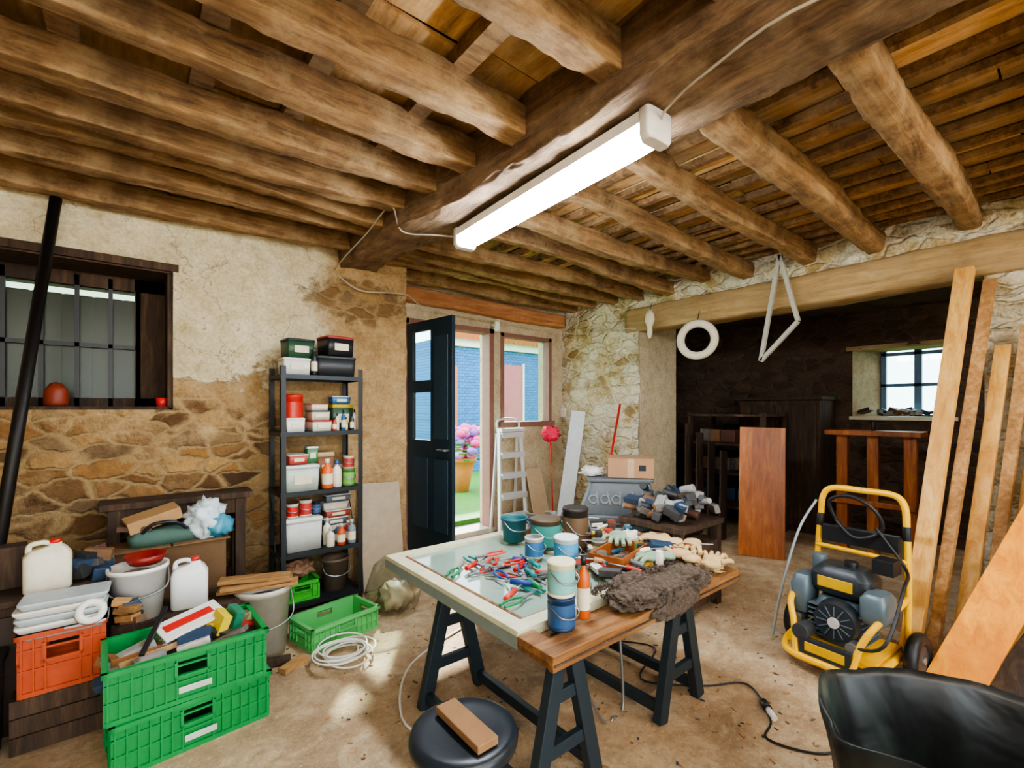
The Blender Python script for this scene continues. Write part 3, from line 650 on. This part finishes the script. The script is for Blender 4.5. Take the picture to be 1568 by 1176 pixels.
# ------------------------------------------------------------ work table on trestles
def trestle(name, x, y0, y1, H=.62):
    b = MB(name); m = M('#1f2e37', .5); b.prism((x, y0-.06, H-.045), (x, y1+.06, H-.045), .07, .08, m)
    for y in (y0, y1):
        for sx in (-1, 1): b.prism((x+sx*.03, y, H-.03), (x+sx*.17, y, 0), .045, .065, m, up=(1, 0, 0))
        b.prism((x-.125, y, .2), (x+.125, y, .2), .03, .05, m)
        b.prism((x-.075, y, .4), (x+.075, y, .4), .03, .05, m)
    for sx in (-1, 1): b.prism((x+sx*.155, y0, .06), (x+sx*.155, y1, .06), .035, .05, m)
    b.done(.004)
trestle('trestle', 1.29, 1.28, 2.1); trestle('trestle', 2.10, 1.28, 2.1)
b = MB('worktop')
b.bx(1.07, 2.34, 1.12, 1.40, .625, .66, W_TAB); b.bx(1.07, 2.34, 1.405, 1.75, .625, .66, W_TAB); b.bx(1.07, 2.34, 1.755, 2.08, .625, .66, W_TAB); b.bx(1.07, 2.34, 2.085, 2.42, .625, .66, W_TAB)
b.bx(1.05, 2.34, 1.095, 1.12, .635, .69, W_TAB); b.bx(1.05, 2.34, 1.12, 1.2, .66, .69, W_TAB); b.bx(1.05, 1.13, 1.2, 1.28, .66, .69, W_TAB); b.bx(1.05, 2.34, 1.088, 1.096, .655, .662, W_DARK)
b.done(.004)
b = MB('glazed_sash'); PF = M('#d6d4b4', .5, 0, .35)
gx0, gx1, gy0, gy1 = 1.06, 1.86, 1.29, 2.42
b.bx(gx0, gx0+.07, gy0, gy1, .661, .70, PF); b.bx(gx1-.07, gx1, gy0, gy1, .661, .70, PF); b.bx(gx0+.07, gx1-.07, gy0, gy0+.07, .661, .70, PF); b.bx(gx0+.07, gx1-.07, gy1-.07, gy1, .661, .70, PF)
b.bx(gx0+.08, gx0+.095, gy0+.07, gy1-.07, .68, .695, W_TAB); b.bx(gx0+.09, gx1-.08, gy0+.07, gy0+.085, .68, .695, W_TAB)
b.bx(gx0+.07, gx1-.07, gy0+.07, gy1-.07, .676, .682, GLT); b.bx(gx0-.003, gx0, gy0, gy1, .635, .68, M('#7d8c88', .5)); b.done(.003)
ZT = .701
can(1.22, 1.23, .691, .051, .12, M('#1f3a5e', .4), M('#28507c', .5), M('#1f3a5e', .4)); can(1.22, 1.23, .813, .051, .125, M('#e6e2c4', .4), M('#7ab8b4', .5), M('#ddd8b4', .5))
bottle(1.34, 1.23, .691, .026, .24, M('#c85a1a', .35), BLK, 'spray_bottle')
can(1.83, 1.97, ZT, .085, .17, M('#3a4a48', .5), M('#3f9a92', .5), M('#5a4a38', .5)); can(2.0, 1.9, .661, .075, .26, M('#4a3a2c', .5), M('#6a5238', .6), M('#2c2824', .5)); can(1.72, 1.70, ZT, .062, .14, M('#7ac4dc', .4), M('#4aa4d0', .5), M('#d6e4e6', .5))
can(1.66, 1.88, ZT, .05, .11, M('#dad6c8', .5), M('#3a7ab0', .5)); bottle(2.12, 2.05, .661, .035, .2, M('#e4e0d6', .4), RED)
bucket(1.78, 2.2, ZT, .08, .14, M('#2a6a74', .5), 'paint_kettle'); can(1.93, 1.66, .661, .04, .13, M('#8a8a7a', .5), M('#c8b060', .5))
def pliers(x, y, z, rz, m):
    b = MB('pliers'); b.tube([(0, .0, 0), (.02, -.04, 0), (.022, -.08, 0), (.014, -.13, 0)], .006, m); b.tube([(0, 0, 0), (-.02, -.04, 0), (-.022, -.08, 0), (-.014, -.13, 0)], .006, m)
    b.cyl((0, 0, -.006), (0, 0, .007), .012, STEEL); b.prism((.004, 0, 0), (.003, .055, 0), .008, .01, STEEL); b.prism((-.004, 0, 0), (-.003, .055, 0), .008, .01, STEEL); b.done(loc=(x, y, z), rotz=rz)
def driver(x, y, z, rz, m):
    b = MB('screwdriver'); b.cyl((0, 0, 0), (0, -.1, 0), .013, m, .011, 10); b.cyl((0, 0, 0), (0, .12, 0), .0035, STEEL, seg=8); b.done(loc=(x, y, z), rotz=rz)
cols = ['#c8281e', '#2a8a5a', '#c8281e', '#2b4c9a', '#d8483a', '#30302e', '#1f8a8a']
for i in range(30):
    (pliers if i % 3 else driver)(R(1.25, 1.62), R(1.5, 2.05), .695+(i % 4)*.008, R(0, 6.28), M(cols[i % 7], .4))
b = MB('wooden_tray'); b.bx(-.15, .15, -.08, .08, 0, .012, W_RED); b.bx(-.15, .15, -.09, -.08, 0, .09, W_RED); b.bx(-.15, .15, .08, .09, 0, .09, W_RED); b.bx(-.16, -.15, -.09, .09, 0, .09, W_RED); b.bx(.15, .16, -.09, .09, 0, .09, W_RED); b.done(.002, loc=(1.90, 1.50, .701), rotz=.25)
b = MB('hand_tool_pile')
for i in range(300):
    x, y = R(1.68, 2.32), R(1.3, 2.38); k = random.random()
    if math.hypot(x-2.0, y-1.9) < .1 or math.hypot(x-1.83, y-1.97) < .11 or math.hypot(x-1.72, y-1.7) < .09 or (x < 1.85 and y > 1.62): continue
    z = (.715 if x < 1.87 else .675)+R(0, .11)*(1 if x > 2 else .4)
    if k < .45: b.box((x, y, z), (R(.04, .14), R(.02, .06), R(.015, .05)), CLUT if i % 2 else CLUTD, (R(-.3, .3), R(-.3, .3), R(0, 3.1)))
    elif k < .8:
        a = R(0, 6.28); dx, dy = math.cos(a), math.sin(a); b.cyl((x-dx*.05, y-dy*.05, z), (x+dx*.02, y+dy*.02, z+.01), .012, CLUT, seg=10); b.cyl((x+dx*.02, y+dy*.02, z+.01), (x+dx*.11, y+dy*.11, z+.01), .004, STEEL, seg=8)
    elif x > 1.95: b.cyl((x, y, .665), (x, y, .665+R(.06, .14)), R(.018, .03), CLUT, seg=12)
b.done(.002)
t = NT('fur_fleece'); n = t.noise(t.coords(), 60, 8, .8); t.link(t.ramp(n, [(.3, '#3c322b'), (.5, '#6e5f52'), (.75, '#a08f7c')]), t.b.inputs['Base Color']); t.b.inputs['Roughness'].default_value = 1; t.bump(n, 1, .02)
FUR = t.m
b = MB('fleece_rag')
for i, (x, y, rx, ry) in enumerate(((1.60, 1.18, .14, .09), (1.78, 1.16, .14, .09), (1.96, 1.17, .12, .10), (1.70, 1.27, .13, .07))): b.blob((x, y, .72), (rx, ry, .045), FUR, 5, .25, 3.5, i*3, .02)
b.blob((1.78, 1.10, .67), (.19, .03, .05), FUR, 4, .3, 4, 2)
for i in range(1100):
    x, y = R(1.46, 2.08), R(1.08, 1.33); z = .733+.02*noise.noise((x*9, y*9, 0)); a = R(0, 6.28); l = R(.01, .03)
    b.cyl((x, y, z), (x+l*math.cos(a), y+l*math.sin(a), z+R(.005, .02)), .004, FUR, .0008, seg=4)
b.done()
def glove(x, y, z, rz, m):
    b = MB('work_glove')
    b.blob((0, 0, .02), (.05, .06, .022), m, 3, .15, 3, x*9)
    b.blob((0, -.075, .02), (.045, .04, .02), m, 3, .15, 3, x*5)
    for i, (fx, L) in enumerate(((-.035, .07), (-.012, .085), (.012, .08), (.035, .06))): b.tube([(fx, .03, .02), (fx*1.3, .03+L*.6, .03), (fx*1.5, .03+L, .012)], .0115, m)
    b.tube([(.04, -.03, .02), (.075, 0, .025), (.085, .03, .012)], .012, m); b.done(loc=(x, y, z), rotz=rz)
TG = M('#c9ab7a', .9); TG2 = M('#8fa38c', .9)
for x, y, z, rz, m in ((2.24, 1.18, .72, -1.2, TG), (2.12, 1.28, .75, -.4, TG), (2.28, 1.32, .75, 2., TG), (2.0, 1.36, .74, 1.1, TG2), (2.2, 1.45, .77, .3, TG), (2.05, 1.62, .77, 2.3, TG2)): glove(x, y, z, rz, m)
b = MB('crumpled_cloth'); b.blob((2.2, 1.24, .69), (.13, .1, .05), M('#b89c70', .95), 5, .5, 4, 2, .027); b.blob((2.2, 1.65, .73), (.09, .1, .06), M('#d6d3c8', .95), 4, .5, 4, 4, .05); b.done()
b = MB('steel_stand'); b.tube([(1.62, 1.5, .62), (1.60, 1.5, .3), (1.72, 1.45, .008), (1.78, 1.44, .008)], .007, STEEL); b.tube([(1.92, 1.55, .62), (1.91, 1.5, .3), (1.88, 1.46, .008), (1.78, 1.44, .008)], .007, STEEL); b.done()

b = MB('round_stool'); sx, sy = .82, 1.27
b.lathe((sx, sy, .42), [(.15, 0), (.172, .01), (.175, .03), (.168, .048), (.15, .055), (.12, .05), (.04, .047)], M('#1c242c', .35), 40)
for k in range(4):
    a = k*math.pi/2+.5; b.cyl((sx+.11*math.cos(a), sy+.11*math.sin(a), .43), (sx+.17*math.cos(a), sy+.17*math.sin(a), 0), .014, BLK)
b.torus((sx, sy, .18), .145, .009, BLK); b.done()
b = MB('wood_block'); b.box((sx+.0, sy-.01, .489), (.075, .25, .025), M('#8f6a44', .75), (0, 0, .0)); b.done(.003)

# ------------------------------------------------------------ door corner
b = MB('step_ladder'); 
def rail(xa, xb): b.prism((xa, 4.30, 0), (xb, 4.40, 1.25), .05, .022, ALU, up=(1, 0, 0))
rail(3.27, 3.33); rail(3.68, 3.66)
for i in range(5):
    q = (i+1)/5.2; y = 4.30+.10*q; z = 1.25*q; xa = 3.27+.06*q; xb = 3.68-.02*q; b.bx(xa, xb, y-.06, y+.04, z-.012, z+.012, ALU); b.bx(xa, xb, y-.062, y-.055, z-.05, z+.012, ALU)
b.bx(3.32, 3.67, 4.33, 4.44, 1.22, 1.26, ALU); b.tube([(3.33, 4.43, 1.22), (3.35, 4.44, 1.36), (3.64, 4.44, 1.36), (3.66, 4.43, 1.22)], .013, ALU, sub=3)
b.prism((3.31, 4.54, 0), (3.34, 4.45, 1.2), .03, .02, ALU); b.prism((3.67, 4.54, 0), (3.65, 4.45, 1.2), .03, .02, ALU); b.done(.002)
b = MB('white_plank'); b.prism((3.98, 4.0, 0), (4.42, 4.14, 1.46), .18, .025, M('#d4dee2', .5), up=(-.6, -.5, 0)); b.done(.003)
b = MB('broom_handle'); b.cyl((3.98, 3.48, 0), (4.48, 3.52, 1.55), .014, RED); b.cyl((3.98, 3.48, 0), (4.0, 3.48, .08), .02, BLK); b.done()
b = MB('feather_duster'); b.cyl((3.93, 4.1, 0), (3.9, 4.12, 1.12), .010, RED); b.blob((3.9, 4.12, 1.19), (.1, .1, .09), M('#ea3a5e', .9, 0, .1), 4, .5, 6, 1)
b.done()
b = MB('leaning_board'); b.prism((3.95, 4.28, 0), (3.97, 4.52, .72), .26, .015, M('#c8b090', .7), up=(0, 1, 0)); b.done(.002)
b = MB('light_switch'); b.bx(4.53, 4.57, 4.5, 4.58, 1.38, 1.5, WHT); b.bx(4.525, 4.53, 4.52, 4.56, 1.41, 1.47, CREAM); b.done(.004)

GS = M('#666f75', .5, 0, .3); GS2 = M('#8b959b', .45)
b = MB('cast_iron_stove')
b.loft((0, 0, 0), [(0.08, .56, .36), (.52, .56, .36)], GS, e=.15); b.loft((0, 0, 0), [(.50, .74, .46), (.54, .76, .48), (.56, .74, .46)], GS, e=.12)
b.loft((0, 0, 0), [(.56, .72, .42), (.84, .52, .30)], GS, e=.12); b.loft((0, 0, 0), [(.84, .58, .34), (.87, .58, .34)], GS, e=.12)
for i, x in enumerate((-.24, -.14, -.04, .06, .16, .25)):
    T = Matrix.Rotation(-.2, 3, 'X'); b.torus((x, -.188, .69), .035, .010, GS2, 'Y', T=T, seg=20, rs=6); b.box((x+.035, -.185, .70), (.015, .02, .12), GS2, (-.2, R(-.3, .3), 0))
b.bx(-.2, .2, -.19, -.175, .14, .46, M('#4f5a5f', .5)); b.cyl((.15, -.19, .3), (.15, -.22, .3), .014, STEEL)
for x in (-.23, .23):
    for y in (-.14, .14): b.cyl((x, y, 0), (x, y, .09), .02, GS, .03)
b.done(.004, loc=(3.45, 2.72, 0), rotz=math.radians(-48))
CB = M('#b48c68', .8, 0, .15)
b = MB('cardboard_box'); b.bx(-.2, .2, -.14, .14, 0, .17, CB); b.bx(-.205, -.002, -.145, .145, .17, .176, CB); b.bx(.002, .205, -.145, .145, .17, .176, CB); b.bx(-.03, .03, -.1412, -.14, 0, .17, M('#c8a884', .5)); b.box((.1, -.142, .09), (.06, .003, .05), BLK)
b.done(.003, loc=(3.53, 2.66, .875), rotz=math.radians(-50))
b = MB('white_cloth'); b.blob((3.30, 2.92, .91), (.11, .09, .05), M('#e6e4de', .9), 4, .5, 4, 6, .03); b.done()
b = MB('low_workbench'); b.bx(2.9, 3.5, 1.75, 2.3, .62, .66, W_DARK)
for x in (2.94, 3.46):
    for y in (1.8, 2.26): b.bx(x-.03, x+.03, y-.03, y+.03, 0, .62, W_DARK)
b.bx(2.94, 3.46, 2.0, 2.04, .2, .26, W_DARK); b.bx(2.92, 3.48, 1.77, 2.28, .05, .5, W_DARK); b.done(.003)
b = MB('power_tool_pile')
for i in range(90):
    x, y = R(2.95, 3.45), R(1.8, 2.26); z = .69+R(0, .19)*(1-abs(x-3.2)*2.)
    if i % 2: b.box((x, y, z), (R(.06, .16), R(.04, .08), R(.03, .07)), CLUTD, (R(-.4, .4), R(-.4, .4), R(0, 3.1)))
    else:
        a = R(0, 6.28); b.cyl((x, y, z), (x+.10*math.cos(a), y+.10*math.sin(a), z+.03), R(.02, .035), CLUTD, seg=12)
b.done(.004)

# ------------------------------------------------------------ back room contents
b = MB('varnished_panel'); b.prism((4.85, 2.05, 0), (5.0, 2.1, 1.3), .42, .03, W_RED, up=(1, .45, 0)); b.done(.004)
b = MB('dark_shelf_rack')
for x in (5.5, 6.1):
    for y in (2.3, 3.2): b.bx(x-.025, x+.025, y-.025, y+.025, 0, 1.45, W_DARK)
for z in (.3, .7, 1.05, 1.4): b.bx(5.47, 6.13, 2.27, 3.23, z, z+.03, W_DARK)
for i in range(26):
    z = random.choice((.33, .73, 1.08)); x, y = R(5.6, 5.95), R(2.35, 3.1); b.box((x, y, z+.08), (R(.1, .2), R(.08, .2), .15), CLUTD)
b.done(.004)
b = MB('leaning_board')
for i in range(4): b.prism((5.15+.03*i, 2.6+.16*i, 0), (5.30+.02*i, 2.66+.16*i, 1.0+.1*i), .15, .02, W_DARK, up=(0, 1, 0))
b.done(.003)
b = MB('wooden_stand')
b.bx(5.7, 6.0, .95, 1.75, 1.22, 1.27, W_RED)
for y in (1.05, 1.35, 1.62): b.bx(5.8, 5.88, y-.05, y+.05, 0, 1.22, W_RED)
b.bx(5.75, 5.95, 1.0, 1.7, .5, .55, W_RED); b.cyl((5.84, 1.35, 1.27), (5.84, 1.35, 1.36), .02, BLK); b.done(.004)
b = MB('old_wardrobe'); b.bx(6.2, 6.7, 1.95, 2.9, 0, 1.6, W_DARK); b.bx(6.17, 6.2, 1.98, 2.4, .08, 1.54, W_DARK); b.bx(6.17, 6.2, 2.44, 2.87, .08, 1.54, W_DARK); b.bx(6.15, 6.72, 1.92, 2.93, 1.6, 1.64, W_DARK); b.done(.005)
b = MB('sill_clutter')
for i in range(26): b.box((R(6.76, 7.0), R(.9, 1.7), 1.43+R(0, .04)), (R(.04, .14), R(.03, .1), R(.02, .06)), CLUTD, (R(-.4, .4), R(-.4, .4), R(0, 3)))
b.done(.003)

# ------------------------------------------------------------ pressure washer
EB = M('#2a3036', .4, 0, .15); EG = M('#5f7078', .4, .2, .2)
b = MB('pressure_washer')
for sx in (-1, 1):
    b.tube([(sx*.24, .20, .12), (sx*.24, .22, .45), (sx*.23, .24, .76)], .018, YEL); b.tube([(sx*.23, .24, .74), (sx*.225, .245, .82)], .022, BLK, sub=1)
    b.tube([(sx*.225, .245, .80), (sx*.215, .25, .93), (sx*.16, .255, .99), (0, .255, .995)], .019, YEL)
    b.tube([(sx*.24, .20, .13), (sx*.24, -.08, .13), (sx*.22, -.22, .10), (sx*.14, -.27, .09), (0, -.27, .09)], .021, YEL)
    b.tube([(sx*.24, .2, .42), (sx*.24, .05, .40), (sx*.22, -.15, .36), (sx*.17, -.22, .25), (sx*.14, -.26, .1)], .018, YEL)
    b.torus((sx*.31, .12, .14), .105, .035, BLK, 'X', seg=32); b.cyl((sx*.285, .12, .14), (sx*.335, .12, .14), .075, M('#3a3d40', .5)); b.cyl((sx*.24, .12, .14), (sx*.345, .12, .14), .02, STEEL)
b.tube([(-.24, .22, .62), (.24, .22, .62)], .015, YEL, sub=1); b.bx(-.2, .2, .2, .24, .66, .76, BLK)
b.tube([(-.12, .2, .8), (-.14, .16, .92), (-.02, .14, .97), (.1, .16, .9), (.12, .2, .78), (.0, .16, .72), (-.12, .2, .8)], .011, BLK)
b.bx(-.22, .22, -.2, .2, .12, .15, YEL)
b.loft((0, .02, 0), [(.15, .22, .24), (.36, .24, .26), (.40, .20, .22)], EG, e=.4)
for i in range(7): b.bx(-.14, .14, -.12, .14, .18+i*.028, .186+i*.028, EG)
b.cyl((.02, -.1, .30), (.02, -.17, .30), .12, EB, .105, 28)
for i in range(12):
    a = i*.5236; b.prism((.02+.035*math.cos(a), -.173, .30+.035*math.sin(a)), (.02+.09*math.cos(a), -.173, .30+.09*math.sin(a)), .007, .006, EG)
b.cyl((.02, -.17, .30), (.02, -.182, .30), .03, M('#c8c4bc', .4))
b.loft((0, .03, 0), [(.42, .28, .20), (.45, .32, .23), (.53, .32, .23), (.58, .22, .15)], EB, e=.45); b.cyl((.03, .03, .57), (.03, .03, .61), .035, BLK); b.bx(-.1, .08, -.093, -.086, .46, .52, M('#d4a812', .5))
b.loft((.19, -.06, 0), [(.34, .10, .16), (.37, .13, .18), (.47, .13, .18), (.50, .09, .14)], EG, e=.4)
b.loft((-.19, -.04, 0), [(.28, .09, .16), (.44, .11, .18), (.5, .08, .12)], EG, e=.4); b.cyl((-.24, -.04, .36), (-.262, -.04, .36), .05, M('#8a98a0', .4))
b.cyl((-.16, .08, .50), (-.16, .08, .60), .04, EG); b.cyl((-.2, -.14, .24), (-.2, .08, .24), .035, STEEL)
b.bx(-.245, -.235, -.12, .05, .17, .26, EB); b.bx(-.25, -.244, -.1, .03, .19, .23, M('#d4a812', .5))
b.cyl((-.12, -.16, .22), (-.12, -.26, .22), .045, M('#4a4e52', .4, .4)); b.cyl((.13, -.18, .22), (.13, -.24, .22), .03, STEEL)
b.bx(-.12, .14, -.265, -.235, .10, .2, EB); b.bx(-.09, .11, -.27, -.264, .13, .18, M('#d4a812', .5)); b.bx(.14, .24, .0, .12, .58, .66, BLK)
b.tube([(.12, -.22, .22), (.28, -.25, .3), (.3, -.05, .55), (.25, .15, .6), (.1, .17, .8)], .009, BLK)
b.tube([(-.25, .24, .9), (-.3, .1, .7), (-.36, 0, .3), (-.4, -.02, .02)], .008, M('#9aa4a8', .4))
b.done(.002, loc=(3.18, .88, 0), rotz=math.radians(-96))

# ------------------------------------------------------------ planks leaning on the right
def plank(p0, p1, w, th, m, up): b = MB('leaning_plank'); b.prism(p0, p1, w, th, m, up=up); b.done(.003)
UP = (-1, .15, .3)
plank((3.62, .66, 0), (4.40, .50, 2.46), .10, .05, W_PINE, UP); plank((3.70, .57, 0), (4.42, .38, 2.36), .06, .05, W_OFF, UP)
plank((3.80, .46, 0), (4.46, .32, 1.92), .08, .03, W_PINE, UP); plank((3.88, .36, 0), (4.46, .21, 2.04), .06, .04, W_OFF, UP); plank((3.95, .24, 0), (4.48, .11, 1.95), .11, .025, W_PINE, UP); plank((3.98, .08, 0), (4.48, -.05, 2.05), .07, .03, W_PINE, UP)
plank((3.28, .44, 0), (4.46, -.22, 1.75), .22, .035, W_YEL, (-1, -.2, 1.2)); plank((3.42, .16, 0), (4.5, -.56, 1.45), .32, .03, W_DARK, (-1, -.2, 1))
b = MB('timber_stack')
for i in range(3):
    for j in range(3): b.bx(3.45+j*.27+R(0, .02), 3.7+j*.27, -1.6, -.35+R(-.1, .06), .01+i*.085, .09+i*.085, W_DARK if (i+j) % 3 else W_RED)
b.done(.004)

# ------------------------------------------------------------ big soft black garden bag
b = MB('black_garden_bag')
t = NT('woven_black_plastic'); n = t.noise(t.coords((1, 1, .4)), 5, 5, .6, 1); t.link(t.ramp(n, [(.42, '#0e1010'), (.6, '#1e2824'), (.75, '#46544c')]), t.b.inputs['Base Color']); t.b.inputs['Roughness'].default_value = .42; t.bump(t.noise(t.coords(), 4.5, 3, .5, .6), .45, .03)
def bring(sc, z, k, n=96):
    out = []
    for j in range(n):
        a = 2*math.pi*j/n; c, q = math.cos(a), math.sin(a)
        x = math.copysign(abs(c)**.7, c)*.29*sc; y = math.copysign(abs(q)**.8, q)*.62*sc
        w_ = .03*noise.noise((c*2.5, q*2.5, z*3))+.008*noise.noise((c*7, q*7, z*5))
        dz = (.05*noise.noise((c*1.7, q*1.7, 3.3))-.03*max(0, q-.3))*k
        out.append(Vector((x*(1+w_*3), y*(1+w_*2), z+dz)))
    return out
zs = [0, .02, .1, .2, .3, .4, .48, .55, .61, .64]
b.rings([bring(.66+.34*min(1, z/.6)**.8, z, max(0, z/.64)) for z in zs] + [bring(.985, .645, 1), bring(.96, .62, 1), bring(.9, .5, .7), bring(.84, .36, .5), bring(.78, .22, .3), bring(.7, .1, 0)], t.m)
b.done(loc=(1.78, -.08, 0), rotz=math.radians(12))

# ------------------------------------------------------------ floor cables and debris
b = MB('white_cable'); b.tube([(1.75, 2.7, .008), (1.25, 2.5, .008), (1.0, 2.1, .008), (1.02, 1.75, .008), (.72, 1.45, .008), (.55, 1.25, .008), (.45, 1.0, .008)], .006, WHT); b.done()
b = MB('extension_cable'); b.tube([(2.3, 2.0, .008), (2.5, 1.7, .008), (2.15, 1.55, .01), (2.35, 1.3, .008), (2.55, 1.15, .008), (2.35, .95, .008), (2.2, .9, .008), (2.3, .7, .008), (2.6, .62, .008)], .005, BLK)
b.cyl((2.4, .98, .02), (2.44, 1.02, .02), .02, BLK); b.cyl((2.35, .93, .02), (2.4, .98, .02), .014, WHT); b.done()
b = MB('wood_chips')
for i in range(900): b.box((R(.7, 4.2), R(.3, 3.9), .003), (R(.006, .03), R(.004, .012), .004), W_OFF if i % 3 else CLUTD, (R(-.2, .2), R(-.2, .2), R(0, 3)))
b.done()

# ------------------------------------------------------------ light
w = bpy.data.worlds.new('sky'); scene.world = w; w.use_nodes = True
bg = w.node_tree.nodes['Background']; bg.inputs[0].default_value = (.84, .93, 1, 1); bg.inputs[1].default_value = 4.4
s = bpy.data.lights.new('sun', 'SUN'); s.energy = 14; s.angle = .03; s.color = (1, .96, .88)
o = bpy.data.objects.new('sun', s); o.rotation_euler = Vector((-.45, -.62, -.60)).to_track_quat('-Z', 'Y').to_euler(); scene.collection.objects.link(o)

cam = bpy.data.cameras.new('camera'); cam.lens = 36*728.6/1600; cam.shift_x = -16.3/1600; cam.shift_y = 37.8/1600; cam.clip_start = .02
co = bpy.data.objects.new('camera', cam); co.location = (0, 0, 1.5); co.rotation_euler = (math.pi/2, 0, math.radians(-40)); scene.collection.objects.link(co)
scene.camera = co
scene.view_settings.view_transform = 'AgX'
try: scene.view_settings.look = 'AgX - Medium High Contrast'
except Exception: pass
scene.view_settings.exposure = .8
